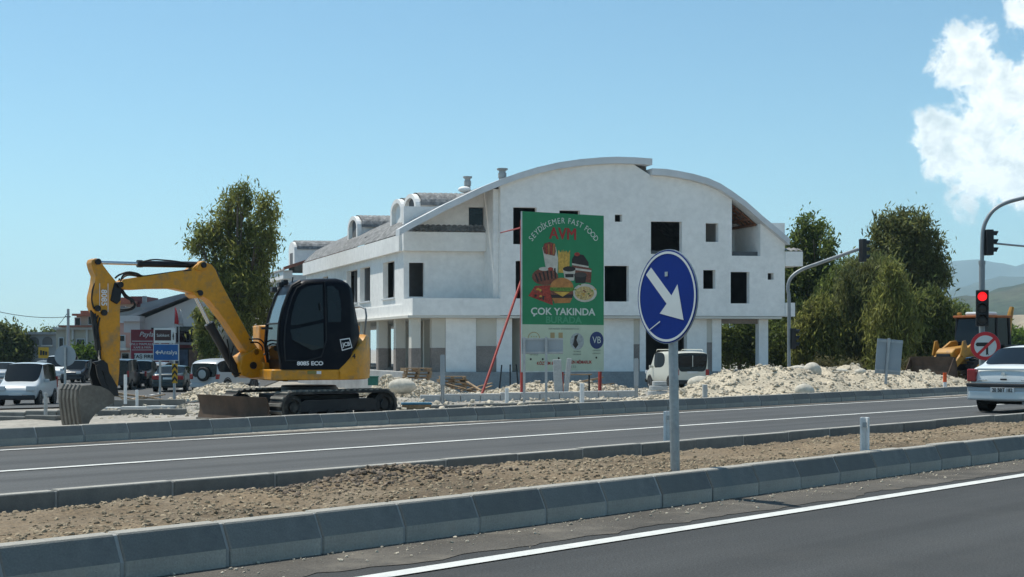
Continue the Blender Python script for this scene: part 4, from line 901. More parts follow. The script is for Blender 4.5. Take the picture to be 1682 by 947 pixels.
def bollard(px, pyb, pyt, z, label, m=white_p, r=.045, name='delineator_post', flat=True, top=None, Y=None):
    p = G(px, pyb, z) if Y is None else P(px, pyb, Y)
    t = thing(name, label, 'post', p, 0, 'marker posts'); hgt = (pyb-pyt)/F*p.y; b = MB()
    if flat:
        b.prism([(-r, -r*.5), (-r*.5, r*.7), (r*.5, r*.7), (r, -r*.5), (r*.55, -r*.5), (r*.35, r*.3), (-r*.35, r*.3), (-r*.55, -r*.5)], lambda u, v, w: Vector((u, v, w)), -.12, hgt)
    else: b.cyl((0, 0, -.12), (0, 0, hgt), r, n=14)
    b.build('post_body', m, t, bevel=.004)
    b = MB()
    if top: b.cyl((0, 0, hgt-.26), (0, 0, hgt+.004), r*1.06, n=14); b.build('orange_top', top, t)
    else: b.box(-r*.4, r*.4, -r*.5-.004, -r*.5, hgt*.72, hgt*.86); b.build('reflector', galv, t)
bollard(1419.5, 743, 685, .24, 'grey white plastic marker post standing behind the near kerb', r=.05)
bollard(1098, 725, 675, .10, 'pale marker post beside the steel post of the blue arrow sign', r=.07)
bollard(956, 659, 629, -.02, 'short white post just behind the far kerb below the billboard', flat=False, r=.06, Y=36)
bollard(832.5, 660, 637, -.05, 'short white post left of the billboard, near the block row', flat=False, r=.05, Y=36)
bollard(1158, 657, 631, .02, 'short grey post at the near end of the rubble heap', flat=False, r=.06, Y=32, m=conc_l)
bollard(1552, 642, 612, .02, 'white post with orange top before the loader bucket', flat=False, r=.05, top=mat('orange_band', (.75,.10,.02), .5), Y=38.5)
bollard(206, 657, 615, 0, 'thin white post beside the excavator dipper', flat=False, r=.05, Y=44)
bollard(225, 666, 640, 0, 'short white post on the junction island left of the sign posts', flat=False, r=.045, Y=43)
bollard(75, 695, 645, 0, 'thin grey post standing before the silver van', flat=False, r=.04, m=galv, Y=31)
def steelpost(px, pyb, pyt, Y, label, wd=.055):
    p = P(px, pyb, Y); t = thing('sign_post', label, 'post', p, 0, 'bare sign posts'); h = (pyb-pyt)/F*Y; b = MB()
    b.prism([(-wd, 0), (-wd*.6, wd*.6), (wd*.6, wd*.6), (wd, 0), (wd*.7, -.0), (wd*.4, wd*.35), (-wd*.4, wd*.35), (-wd*.7, 0)], lambda u, v, w: Vector((u, v, w)), -.2, h); b.build('post_body', galv, t)
    b = MB(); b.box(-wd*1.25, wd*1.25, -.01, -.003, h*.32, h*.98); b.build('back_plate', signback, t)
steelpost(727, 656, 582, 38, 'steel post with narrow plate before the left corner of the building')
steelpost(1045, 655, 588, 40, 'steel post with narrow plate between billboard and white van')

# panels seen from behind
def backpanel(px0, px1, py0, py1, Y, posts, pyb, label, tilt=0., rz=0.):
    c = P((px0+px1)/2, pyb, Y); t = thing('traffic_sign', label, 'sign', c, rz); s = Y/F
    W = (px1-px0)/2*s; z0 = (pyb-py1)*s; z1_ = (pyb-py0)*s; tl = Matrix.Rotation(tilt, 4, 'Y')
    b = MB(); b.box(-W, W, .0, .03, z0, z1_, tl); b.build('panel', signback, t, bevel=.006)
    for z in (z0+.1*(z1_-z0), z1_-.06*(z1_-z0)): b = MB(); b.box(-W, W, -.035, -.001, z-.025, z+.025, tl); b.build('rail', galv, t)
    for p in posts:
        x = (p-(px0+px1)/2)*s; b = MB(); b.box(x-.035, x+.035, -.10, -.036, -.25, z1_+.03, tl); b.build('post', galv, t, bevel=.005)
    return t
backpanel(857, 925, 555, 581, 38, (861, 897), 656, 'grey back of a small two post sign before the billboard')
pp = backpanel(1437, 1478, 557, 614, 38, (1455,), 616, 'large grey sign panel seen from behind, tilted on the rubble heap', R(4.5), R(-6))
# concrete posts leaning before the billboard
for q, (px0, px1, pyt) in enumerate(((911, 925, 590), (925, 933, 588))):
    c = P((px0+px1)/2, 650, 47); t = thing('concrete_slab', ('pale concrete slab propped upright before the billboard', 'narrow concrete slab leaning beside the wider one before the billboard')[q], 'slab', c)
    W = (px1-px0)/2/F*47; b = MB(); b.box(-W, W, -.05, .05, -.2, (650-pyt)/F*47, Matrix.Rotation(R(-3+9*q), 4, 'Y')); b.build('slab_body', conc_l, t, bevel=.02)
    b = MB(); b.box(-W*.6, W*.6, .05, .12, .0, .35, Matrix.Rotation(R(-3+9*q), 4, 'Y')); b.build('foot', conc, t)

# ---------------------------------------------------------------- the green billboard
BP0 = Vector(((856-CX)/F*49.5, 49.5, 0)); BP1 = Vector(((991-CX)/F*51.2, 51.2, 0)); bx_ = (BP1-BP0).normalized(); bn = Vector((bx_.y, -bx_.x, 0)); bwid = (BP1-BP0).length
bz0, bz1 = H+(HY-611)/F*49.6, H+(HY-347)/F*49.6; pz = -.62
bb = thing('billboard', 'tall green billboard with food picture and cream foot on red posts', 'billboard', (BP0+BP1)/2+Vector((0, 0, pz)))
def bboard(px, py):                        # photo pixel -> (u, z) on the board
    r = Vector(((px-CX)/F, 1, -(py-HY)/F)); t = (BP0-Vector((0, 0, H))).dot(bn)/r.dot(bn); p = Vector((0, 0, H))+r*t; return (p-BP0).dot(bx_), p.z
def bprint(pts, m, lay, name='print', px=True):
    q = [bboard(*p) for p in pts] if px else pts; b = MB(); b.prism(q, lambda u, v, w: BP0+bx_*u+UPV*v+bn*w, .03+lay*.003, .032+lay*.003); return b.build(name, m, bb, world=True)
zs_ = bboard(925, 533)[1]
PM = lambda nm, c, v=.12, sc=3: mat('print_'+nm, c, .5, v, sc)
green = PM('green', (.014,.20,.082), .06); cream = PM('cream', (.46,.53,.40), .05)
b = MB(); b.box(0, bwid, -.03, .03, bz0, bz1, lambda p: BP0+bx_*p.x-bn*p.y+UPV*p.z); b.build('board', signback, bb, world=True)
bprint([(.0, zs_), (bwid, zs_), (bwid, bz1), (.0, bz1)], green, 0, 'green_panel', False); bprint([(.0, bz0), (bwid, bz0), (bwid, zs_), (.0, zs_)], cream, 0, 'cream_panel', False)
bprint([(0, bz0), (.03, bz0), (.03, bz1), (0, bz1)], mat('board_rim', (.5,.55,.5), .5), 1, 'rim', False)
bprint([(0, bz0), (bwid, bz0), (bwid, bz0+.05), (0, bz0+.05)], mat('board_rim', (.5,.55,.5), .5), 1, 'rim', False)
for u in (.08, bwid-.10):
    b = MB(); b.box(u-.05, u+.05, .035, .13, pz-.3, bz1-.3, lambda p: BP0+bx_*p.x-bn*p.y+UPV*p.z); b.build('post', red_post, bb, world=True)
b = MB(); b.box(bwid/2-.05, bwid/2+.05, .035, .13, pz-.3, bz0+1, lambda p: BP0+bx_*p.x-bn*p.y+UPV*p.z); b.build('post', red_post, bb, world=True)
a = P(790, 642, 47); c = P(858, 455, 50.0); b = MB(); b.cyl(a-v3(0, 0, .2), c, .045, n=10); b.build('brace', red_post, bb, world=True)
a = BW(*[BF(822, 382, QF)[0], QF-.02, BF(822, 382, QF)[1]]); b = MB(); b.cyl(a, BP0+UPV*(H+(HY-374)/F*49.6)-bn*.02, .03, n=8); b.build('brace', red_post, bb, world=True)
z3 = lambda pts: [(840+x/3.159, 330+y/3.159) for x, y in pts]
def btext(body, zx, zy, size, m, lay=2, bold=0., sx=1., rot=0.):
    u, z = bboard(*z3([(zx, zy)])[0]); e1 = bx_*math.cos(rot)+UPV*math.sin(rot); e2 = UPV*math.cos(rot)-bx_*math.sin(rot)
    return text(body, size, m, bb, frame(BP0+bx_*u+UPV*z+bn*(.034+lay*.003), e1, e2), bold=bold, sx=sx)
WH = PM('white', (.55,.60,.55), .05); RD_ = PM('red', (.33,.025,.022), .05)
s_ = 'SEYDİKEMER FAST FOOD'; n = len(s_)
wds = [{'İ': .45, ' ': .5, 'M': 1.2, 'T': .85, 'F': .8, 'E': .85, 'S': .85}.get(ch, 1.) for ch in s_]; cum = 0; tot = sum(wds)
cxz, cyz = 268, 335.; rad = 232.
for ch, wd in zip(s_, wds):
    k = (cum+wd/2)/tot; cum += wd
    if ch == ' ': continue
    an = R(146)-R(112)*k; btext(ch, cxz+rad*math.cos(an)*.90, cyz-rad*math.sin(an), .30, WH, 2, 0, .88, an-math.pi/2)
btext('AVM', 264, 172, .62, RD_, 2, 0, .92); btext('AVM', 267, 173, .62, RD_, 3, 0, .92); btext('ÇOK YAKINDA', 266, 575, .36, WH, 2, .008, 1.12); btext('BURADA', 268, 618, .34, PM('dim_green', (.06,.29,.15), .05), 2, .01, 1.15)
btext('özel markalar işletmelerimiz burada', 270, 662, .09, PM('grey', (.25,.28,.24), .05), 1)
EL = lambda cx_, cy_, rx, ry, n=20, a0=0, a1=360: [(cx_+rx*math.cos(R(a0+(a1-a0)*k/n)), cy_+ry*math.sin(R(a0+(a1-a0)*k/n))) for k in range(n if a1-a0 == 360 else n+1)]
br1 = PM('meat', (.16,.05,.028), .5, 14); br2 = PM('bun', (.40,.17,.045), .35, 5); yel = PM('chips', (.52,.32,.06), .3, 12); dk = PM('dark', (.02,.014,.012), .3, 9); gr2 = PM('salad', (.10,.19,.025), .5, 16)
redf = PM('tomato', (.30,.035,.02), .5, 14); whf = PM('paper', (.48,.46,.40), .15, 6); chs = PM('cheese', (.55,.33,.05), .2, 6)
random.seed(3)
bprint(z3([(158,240),(228,238),(240,300),(236,385),(180,372)]), whf, 1); bprint(z3([(160,245),(168,220),(195,212),(224,222),(228,262),(222,285),(168,272)]), br1, 2)
for k in range(4): bprint(z3([(172+14*k,225),(180+14*k,222),(184+12*k,275),(176+12*k,278)]), (redf, br2)[k % 2], 3)
for k in range(9): x = 240+7*k; bprint(z3([(x,262+random.randint(-12,10)),(x+6,258+random.randint(-8,8)),(x+9-k,372),(x+2-k,372)]), yel, 1+(k % 2))
bprint(z3([(312,300),(330,272),(372,280),(398,318),(398,338),(312,322)]), dk, 1); bprint(z3([(312,322),(398,338),(398,346),(312,332)]), whf, 2); bprint(z3([(312,332),(398,346),(414,352),(410,425),(330,412)]), br1, 1); bprint(z3([(315,345),(412,358),(412,368),(315,356)]), whf, 2); bprint(z3(EL(338,276,14,10)), redf, 3)
bprint(z3(EL(172,392,68,44)), br1, 2); bprint(z3(EL(168,352,28,10)), whf, 3); bprint(z3(EL(200,352,14,9)), redf, 4)
for k in range(6): bprint(z3([(118+20*k,380-6*k),(126+20*k,376-6*k),(140+18*k,418-4*k),(132+18*k,422-4*k)]), dk, 3)
bprint(z3([(264,352),(330,352),(322,412),(276,414)]), whf, 3); bprint(z3(EL(297,352,33,14)), dk, 4); bprint(z3([(322,382),(388,382),(380,425),(330,425)]), dk, 4); bprint(z3(EL(355,382,33,13)), mat('print_sauce', (.05,.035,.03), .3), 5); bprint(z3([(276,378),(320,378),(319,396),(277,396)]), dk, 5)
bprint(z3([(85,492),(120,440),(200,436),(206,470),(212,540)]), redf, 3)
for k in range(16): x, y = random.uniform(115, 195), random.uniform(448, 512); bprint(z3(EL(x, y, random.uniform(5, 9), random.uniform(4, 7), 8)), (chs, br1, redf, dk)[k % 4], 4)
bprint(z3(EL(378,476,62,48)), whf, 4); bprint(z3(EL(376,478,50,36)), PM('pasta', (.45,.34,.14), .5, 14), 5)
for k in range(14): bprint(z3(EL(376+random.gauss(0,22), 470+random.gauss(0,14), 6, 4, 8)), (gr2, chs, br1)[k % 3], 6)
bprint(z3(EL(258,448,60,50,16,180,360)), br2, 7); bprint(z3([(196,448),(320,448),(324,462),(300,470),(240,468),(196,464)]), gr2, 8); bprint(z3([(200,466),(316,466),(318,484),(200,486)]), br1, 7); bprint(z3([(215,470),(300,472),(262,496)]), chs, 8); bprint(z3([(200,486),(318,484),(312,505),(206,505)]), dk, 7); bprint(z3([(206,503),(312,503),(300,528),(222,530)]), br2, 8)
# logos on the foot
brn = PM('tan', (.36,.27,.13), .1)
bprint(z3(EL(114,712,32,34)), brn, 1); bprint(z3(EL(114,712,28,30)), cream, 2); btext('• • •', 114, 704, .16, brn, 3)
for pt_ in ([(200,682),(222,682),(222,762),(200,762)], [(242,682),(264,682),(264,762),(242,762)], [(222,712),(242,712),(242,730),(222,730)]): bprint(z3(pt_), brn, 1)
bprint(z3(EL(338,728,36,44)), PM('silver', (.33,.36,.36), .25, 8), 1); bprint(z3([(325,700),(345,690),(335,720),(345,745),(330,765),(315,745),(322,725)]), dk, 2)
bprint(z3(EL(440,722,36,45)), PM('navy', (.012,.03,.12), .1), 1); btext('VB', 440, 722, .36, WH, 2, .0, .9)
for x, y in ((98, 820), (160, 820), (243, 815), (438, 812)): bprint(z3(EL(x, y, 5, 6, 8)), dk, 2)
for x, y in ((234, 782), (338, 780), (338, 795), (440, 775), (440, 790), (115, 797)): btext('ORTAKLIK', x, y, .075, PM('grey', (.25,.28,.24), .05), 2)
btext('KÖZTEM & Ç', 182, 842, .16, RD_, 2, .004, .9); btext('EREN MİMARLIK', 352, 836, .16, RD_, 2, .004, .9); btext('B 53', 318, 860, .13, PM('grey', (.25,.28,.24), .05), 2)

# ---------------------------------------------------------------- traffic signals
lamp_off = mat('signal_lens_off', (.03,.03,.03), .3); lamp_red = mat('signal_lens_red', (.9,.015,.02), .3, .02, emit=1.0); sigm = mat('signal_black', (.010,.010,.011), .5)
def head(par, c, nrm, hgt=1.0, lit=None):
    nrm = Vector(nrm).normalized(); e = UPV.cross(nrm); c = Vector(c); w = hgt*.17; m = frame(c, e, UPV)
    b = MB(); b.box(-w, w, -hgt/2, hgt/2, -.14, .08, m); h_ = b.build('signal_head', sigm, par, world=True, bevel=.02)
    for k in range(3):
        cc = c+UPV*(hgt*(.32-.32*k)); b = MB(); b.lathe([(.0001, .0), (hgt*.125, .0), (hgt*.12, .02), (.0001, .035)], cc+nrm*.082, nrm, 20)
        o = b.build('lens', lamp_red if lit == k else lamp_off, par, world=True); o.parent = h_
        b = MB(); n = 12; R0 = hgt*.14
        for j in range(n+1):
            a = R(-20)+R(220)*j/n; v = e*math.cos(a)*R0+UPV*math.sin(a)*R0; l = .26*hgt*(.55+.45*max(0, math.sin(a)))
            for dd, rr in ((.08, 1), (.08+l, 1), (.08+l, .93), (.08, .93)): b.v.append(tuple(cc+v*rr+nrm*dd))
        b.f = [(j*4+i, j*4+(i+1) % 4, (j+1)*4+(i+1) % 4, (j+1)*4+i) for j in range(n) for i in range(4)]+[(0, 1, 2, 3), (n*4, n*4+1, n*4+2, n*4+3)]
        o = b.build('visor', sigm, par, world=True); o.parent = h_
YT = 40.; pb = P(1613, 640, YT); pb.z = zt(pb.x, pb.y)-.1
ts = thing('traffic_signal', 'tall curved signal mast with lit red lamp behind the white saloon', 'traffic light', pb)
b = MB(); x0 = pb.x; q = lambda px, py: P(px, py, YT)
b.tube([Vector((x0, YT, pb.z)), q(1613, 560), q(1613, 470), q(1613, 430)], .085, 14); b.tube([q(1613, 432), q(1613.5, 400), q(1615, 378), q(1620, 362), q(1632, 345), q(1652, 333), q(1685, 324), q(1740, 312)], .058, 12, 5); b.build('mast', galv_d, ts, world=True, auto=40)
b = MB(); b.cyl(q(1613, 434), q(1613, 428), .10, n=14); b.build('collar', galv_d, ts, world=True)
b = MB(); b.tube([q(1620, 398), q(1660, 402), q(1740, 409)], .03, 8); b.build('arm', galv, ts, world=True)
tocam = Vector((-.32, -.95, 0)); head(ts, q(1610, 506)+Vector((0, -.18, 0)), (-.30, -.95, 0), 1.05, 0); head(ts, q(1625, 398), (.98, .18, 0), .75)
sc_ = q(1615.5, 568)+Vector((0, -.16, 0)); nr = Vector((-.37, -.93, 0)).normalized(); ex_ = UPV.cross(nr); r_ = 23.5/F*YT
disc(sc_, nr, r_, .015, 'sign_plate', signback, ts); disc(sc_, nr, r_*.99, .003, 'sign_ring', red_s, ts, .016, 40, r_*.74); disc(sc_, nr, r_*.76, .003, 'sign_face', white_s, ts, .0155)
k = r_/97.; S = lambda pts: [((x-594)*k, -(y-322)*k) for x, y in pts]
flatpoly(S([(530,310),(540,298),(612,298),(612,372),(616,384),(606,378),(598,384),(598,324),(540,324)]), sc_, ex_, UPV, .020, .002, 'turn_arrow', black_s, ts)
flatpoly(S([(650,262),(662,276),(546,392),(534,378)]), sc_, ex_, UPV, .023, .002, 'red_bar', red_s, ts)
YT = 66.; pb = P(1296, 630, YT); pb.z = zt(pb.x, pb.y)-.1; q = lambda px, py: P(px, py, YT)
ts = thing('traffic_signal', 'signal mast with long rising arm before the dark trees', 'traffic light', pb)
b = MB(); b.tube([pb, q(1296, 560), q(1296, 490), q(1294, 475), q(1296, 462), q(1303, 452), q(1318, 442), q(1345, 432), q(1410, 409)], .085, 12, 4); b.build('mast', galv_d, ts, world=True, auto=40)
head(ts, q(1418, 411), (.9, .3, 0), 1.1); head(ts, q(1303, 556), (.95, .25, 0), 1.0)
# ---------------------------------------------------------------- vehicles
tyre_m = mat('tyre', (.018,.018,.018), .85, .2, 6, bump=.3); rim_m = mat('wheel_rim', (.33,.34,.35), .4, .1, 4, metal=.7); head_m = mat('headlamp', (.55,.58,.60), .12, .1, 3, spec=.8)
tail_m = mat('tail_lamp', (.30,.008,.010), .2, .1, 3, spec=.6); bump_m = mat('bumper_plastic', (.03,.03,.032), .6, .1, 4); plate_m = mat('number_plate', (.62,.63,.62), .5); under = mat('underbody', (.008,.008,.008), .9)
def paint(n, c, dirt_=.25): return mat('paint_'+n, c, .3, .03, 1.5, coat=.35, spec=.35, stain=tuple(x*.8+.025 for x in c), stamt=dirt_, stscale=1.5)
def car(label, cat, loc, ang, pm, Lc, W, st, sc=1., wheels=(.8, -.8, .31), name='car', wincut=(), tail=None, headl=None, plate=None, group='cars on the cross street', bumper=True, trimd=True):
    """st: stations along the length (x, low edge, belt height, roof height or None, half-width factor, roof half-width factor)"""
    t = thing(name, label, cat, loc, ang, group); hw = W/2; rings = []
    for (x, zl, zb, zr, wf, rf) in st:
        w = hw*wf
        if zr is None: ring = [(0, zl), (w*.86, zl), (w*.99, zl+.13), (w, (zl+zb)/2+.02), (w*.965, zb-.07), (w*.88, zb-.015), (w*.5, zb+.008), (0, zb+.018)]
        else: ring = [(0, zl), (w*.86, zl), (w*.99, zl+.13), (w, (zl+zb)/2+.02), (w*.97, zb), (w*rf, zr-.07), (w*rf*.86, zr-.015), (0, zr)]
        rings.append([(x*sc, y*sc, z*sc) for y, z in ring])
    parts = {'body': MB(), 'side_window': MB(), 'windscreen': MB(), 'rear_window': MB()}
    for i in range(len(st)-1):
        ra, rb = st[i][3], st[i+1][3]
        for k in range(7):
            key = 'body'
            if ra and rb and k == 4: key = 'side_window' if i not in wincut else 'body'
            if (ra is None) != (rb is None) and k >= 5: key = 'windscreen' if rb is None else 'rear_window'
            for sg in (1, -1):
                q = [rings[i][k], rings[i+1][k], rings[i+1][k+1], rings[i][k+1]]; q = [(x, y*sg, z) for x, y, z in q]
                if key == 'side_window': parts.setdefault(('side_window', sg, sum(1 for c_ in wincut if c_ < i)), MB()).poly(q)
                else: parts[key].poly(q if sg > 0 else q[::-1])
    for i in (0, len(st)-1):
        r = rings[i]; parts['body'].poly(r+[(x, -y, z) for x, y, z in r[::-1]][1:-1])
    for key, b in parts.items():
        if not b.v: continue
        if not isinstance(key, str): key = key[0]
        me = b.mesh(key); import bmesh; bm = bmesh.new(); bm.from_mesh(me); bmesh.ops.remove_doubles(bm, verts=bm.verts, dist=.0005)
        bm.to_mesh(me); bm.free()
        link(key, me, pm if key == 'body' else glass_d, t, smooth=True, sub=2 if key == 'body' else 2)
    wf_, wr_, rad = wheels; rad *= sc
    for x in (wf_, wr_):
        for sg in (1, -1):
            y = sg*(hw-.09)*sc; x_ = x*sc; b = MB()
            b.lathe([(rad*.6, -.10*sc), (rad*.96, -.10*sc), (rad, -.06*sc), (rad, .06*sc), (rad*.96, .10*sc), (rad*.62, .10*sc)], (x_, y, rad), (0, sg, 0), 22); wh = b.build('wheel', tyre_m, t, auto=40)
            b = MB(); b.lathe([(.001, .085*sc), (rad*.2, .09*sc), (rad*.25, .075*sc), (rad*.58, .08*sc), (rad*.62, .104*sc), (rad*.655, .10*sc)], (x_, y, rad), (0, sg, 0), 20); b.build('rim', rim_m, wh, auto=40)
            b = MB(); b.lathe([(rad*1.02, .0), (rad*1.17, .0), (rad*1.17, .02*sc), (rad*1.02, .02*sc), (rad*1.02, 0)], (x_, sg*(hw+.0)*sc-sg*.012*sc, rad*1.02), (0, sg, 0), 24, False); b.build('wheel_arch', bump_m, t)
    xf, xr_ = max(s[0] for s in st)*sc, min(s[0] for s in st)*sc
    if bumper:
        for xx, sg in ((xf, 1), (xr_, -1)):
            b = MB(); b.box(xx-.05*sc, xx+.06*sc*1., -hw*.93*sc, hw*.93*sc, .28*sc, .48*sc) if sg > 0 else b.box(xx-.06*sc, xx+.05*sc, -hw*.93*sc, hw*.93*sc, .28*sc, .48*sc)
            b.build('bumper', bump_m if bumper == 'black' else pm, t, bevel=.04*sc)
    if tail:
        for sg in (1, -1):
            b = MB(); y0, y1, z0, z1_ = tail; b.box(xr_-.03*sc, xr_+.12*sc, *sorted((sg*y0*sc, sg*y1*sc)), z0*sc, z1_*sc); b.build('tail_lamp', tail_m, t, bevel=.02)
    if headl:
        for sg in (1, -1):
            b = MB(); y0, y1, z0, z1_ = headl; b.box(xf-.14*sc, xf+.03*sc, *sorted((sg*y0*sc, sg*y1*sc)), z0*sc, z1_*sc); b.build('headlamp', head_m, t, bevel=.03)
            xm = [s[0] for s in st if s[3] is None]; 
    if plate:
        for sg, xx, z in plate:
            b = MB(); b.box(xx*sc-.006, xx*sc+.006, -.26*sc, .26*sc, (z-.055)*sc, (z+.055)*sc); b.build('number_plate', plate_m, t)
    zbm = [s for s in st if s[3] is not None]
    for sg in (1, -1):
        s0 = zbm[0] if zbm[0][0] > zbm[-1][0] else zbm[-1]; x = s0[0]*sc+.1; z = s0[2]*sc+.06; b = MB(); b.box(x-.05, x+.05, *sorted((sg*hw*.96*sc, sg*(hw+.17)*sc)), z-.07*sc, z+.07*sc); b.build('mirror', pm if pm.name != 'paint_black' else bump_m, t, bevel=.02)
    return t
def onroad(px, Y, dz=.05): x = (px-CX)/F*Y; return Vector((x, Y, zt(x, Y, False)+dz))
SALOON = [(-2.12, .34, .62, None, .80, 1), (-2.08, .26, .93, None, .93, 1), (-1.9, .24, 1.0, None, .98, 1), (-1.62, .22, 1.02, None, 1, 1), (-.95, .2, .98, 1.40, 1, .80), (-.45, .2, .96, 1.445, 1, .82), (-.30, .2, .955, 1.45, 1, .82), (.25, .2, .93, 1.42, 1, .80), (.32, .2, .93, 1.41, 1, .80), (1.10, .2, .90, None, 1, 1), (1.6, .22, .84, None, .98, 1), (1.95, .24, .74, None, .90, 1), (2.08, .32, .60, None, .78, 1)]
VAN = [(-2.34, .34, .9, None, .95, 1), (-2.32, .30, 1.10, 1.86, .97, .92), (-2.0, .28, 1.10, 1.94, 1, .93), (-.9, .26, 1.10, 1.95, 1, .93), (-.78, .26, 1.10, 1.95, 1, .93), (.35, .26, 1.08, 1.94, 1, .92), (.45, .26, 1.08, 1.93, 1, .92), (.95, .26, 1.06, 1.88, 1, .88), (1.75, .26, 1.04, None, 1, 1), (2.15, .28, .86, None, .97, 1), (2.36, .34, .70, None, .88, 1)]
SMALLVAN = [(-2.0, .34, .8, None, .95, 1), (-1.98, .28, 1.02, 1.72, .97, .86), (-1.7, .26, 1.02, 1.80, 1, .86), (-.6, .24, 1.0, 1.83, 1, .86), (-.5, .24, 1.0, 1.83, 1, .86), (.25, .24, .99, 1.80, 1, .85), (.34, .24, .99, 1.79, 1, .84), (1.18, .24, 1.02, None, 1, 1), (1.62, .26, .93, None, .97, 1), (1.9, .28, .78, None, .90, 1), (1.99, .34, .62, None, .80, 1)]
PICKUP = [(-2.6, .5, .8, None, .95, 1), (-2.58, .44, 1.08, None, .98, 1), (-.95, .42, 1.08, None, 1, 1), (-.85, .42, 1.08, 1.70, 1, .84), (-.2, .4, 1.07, 1.76, 1, .84), (-.1, .4, 1.07, 1.76, 1, .84), (.55, .4, 1.05, 1.70, 1, .82), (1.25, .4, 1.04, None, 1, 1), (2.1, .42, .98, None, .97, 1), (2.5, .46, .82, None, .88, 1)]
SUV = [(-2.05, .4, .8, None, .94, 1), (-2.03, .36, 1.05, 1.50, .97, .84), (-1.8, .34, 1.05, 1.68, 1, .84), (-.7, .32, 1.03, 1.74, 1, .85), (-.6, .32, 1.03, 1.74, 1, .85), (.2, .32, 1.01, 1.72, 1, .84), (.3, .32, 1.01, 1.70, 1, .84), (.98, .32, 1.0, None, 1, 1), (1.6, .34, .95, None, .97, 1), (1.95, .38, .78, None, .88, 1)]
# white saloon driving off on the right
p = G(1622, 675); cs = .96; au = math.atan2(U.y, U.x)
ctr = p+U*(1.28*cs)-NN*(.74*cs); wp = paint('white', (.66,.69,.68), .12)
t = car('white saloon car seen from behind driving off beneath the traffic light', 'car', (ctr.x, ctr.y, 0), au, wp, 4.2, 1.66, SALOON, cs, (1.28, -1.28, .29), tail=(.60, .80, .66, .93), headl=(.45, .75, .60, .78), group='vehicles near the junction')
def rp(name, m, y0, y1, z0, z1_, x=-2.16, th=.03, bev=.006): b = MB(); b.box(x*cs-th, x*cs, y0*cs, y1*cs, z0*cs, z1_*cs); return b.build(name, m, t, bevel=bev)
rp('bumper_strip', bump_m, -.80, .80, .555, .635, -2.13, .06, .02); rp('rear_bumper', paint('silver', (.40,.42,.43)), -.79, .79, .27, .55, -2.11, .06, .04)
rp('boot_lip', wp, -.60, .60, .905, .955, -2.06, .04, .015); rp('number_plate', plate_m, -.26, .26, .44, .545, -2.18, .012)
b = MB(); b.lathe([(.001, 0), (.05, 0), (.05, .02), (.001, .02)], (-2.13*cs, 0, .83*cs), (-1, 0, 0), 4); b.build('badge', chrome, t)
rp('lock_trim', bump_m, -.07, .07, .70, .735, -2.12, .02); rp('model_badge', chrome, -.55, -.38, .69, .71, -2.12, .015); rp('model_badge', chrome, .36, .56, .69, .715, -2.12, .015); rp('boot_seam', bump_m, -.585, .585, .655, .662, -2.105, .012)
o = text('20 BBT 182', .115*cs, black_s, t, Matrix.Translation(ctr) @ Matrix.Rotation(au, 4, 'Z') @ frame((-2.196*cs, 0, .492*cs), (0, -1, 0), (0, 0, 1)), bold=.002, sx=.8)
b = MB(); b.box(-1.9*cs, 1.9*cs, -.7*cs, .7*cs, .19*cs, .30*cs); b.build('underbody', under, t)
b = MB(); b.cyl((-2.1*cs, -.4, .22), (-1.8*cs, -.4, .24), .03); b.build('exhaust', galv_d, t)
# old white van before the building
p = onroad(1110, 67, .0); wv = paint('old_white', (.60,.60,.53), .3); vs_ = .94
t = car('old white panel van parked nose first before the dark ground floor opening', 'van', p, R(104), wv, 4.7, 1.84, VAN, vs_, (1.45, -1.45, .32), 'van', wincut=(2, 3), tail=(.72, .90, .72, 1.02), headl=(.5, .85, .72, .92), bumper='black', group='vehicles near the junction')
def vp(name, m, y0, y1, z0, z1_, x=-2.35, th=.02): b = MB(); b.box(x*vs_-th, x*vs_, y0*vs_, y1*vs_, z0*vs_, z1_*vs_); return b.build(name, m, t, bevel=.02)
vp('rear_window', glass_d, -.74, .74, 1.15, 1.72, -2.36, .03); vp('number_plate', plate_m, -.28, .28, .80, .92); vp('rear_badge', bump_m, -.05, .05, .99, 1.08, -2.36); vp('window_divider', wv, -.02, .02, 1.15, 1.72, -2.375, .02); vp('tail_light_lower', tail_m, -.9, -.74, .5, .6, -2.36)
for y in (-.7, .7): b = MB(); b.tube([(1.0*vs_, y*vs_, 1.93*vs_), (.9*vs_, y*vs_, 2.02*vs_), (-1.9*vs_, y*vs_, 2.02*vs_), (-2.0*vs_, y*vs_, 1.93*vs_)], .02, 6); b.build('roof_rail', wv, t)
# traffic on the cross street
car('silver family van with lights facing the junction at the far left', 'van', onroad(45, 60), R(-84), paint('pale_silver', (.55,.57,.57)), 4.0, 1.70, SMALLVAN, 1.02, (1.3, -1.35, .31), 'van', tail=(.7, .84, .7, 1.2), headl=(.42, .80, .66, .86), plate=((1, 2.03, .48),), bumper='black')
car('dark green saloon car driving away behind the chevron sign', 'car', onroad(288, 80), R(93), paint('dark_green', (.022,.034,.036), .2), 4.5, 1.80, SALOON, 1.05, (1.3, -1.3, .31), tail=(.45, .84, .68, .88), headl=(.4, .7, .6, .75), plate=((1, -2.15, .74),))
car('black pickup truck driving away left of the blue road sign', 'pickup', onroad(233, 88), R(92), paint('black', (.012,.013,.015), .2), 5.2, 1.85, PICKUP, 1.0, (1.6, -1.5, .38), 'pickup_truck', tail=(.78, .90, .75, 1.05), headl=(.5, .8, .8, .98), plate=((1, -2.66, .62),), bumper='black')
car('dark van just right of the excavator dipper', 'van', onroad(200, 84), R(95), paint('dark_grey', (.03,.034,.038), .2), 4.7, 1.84, VAN, .96, (1.45, -1.45, .32), 'van', tail=(.76, .9, .8, 1.2))
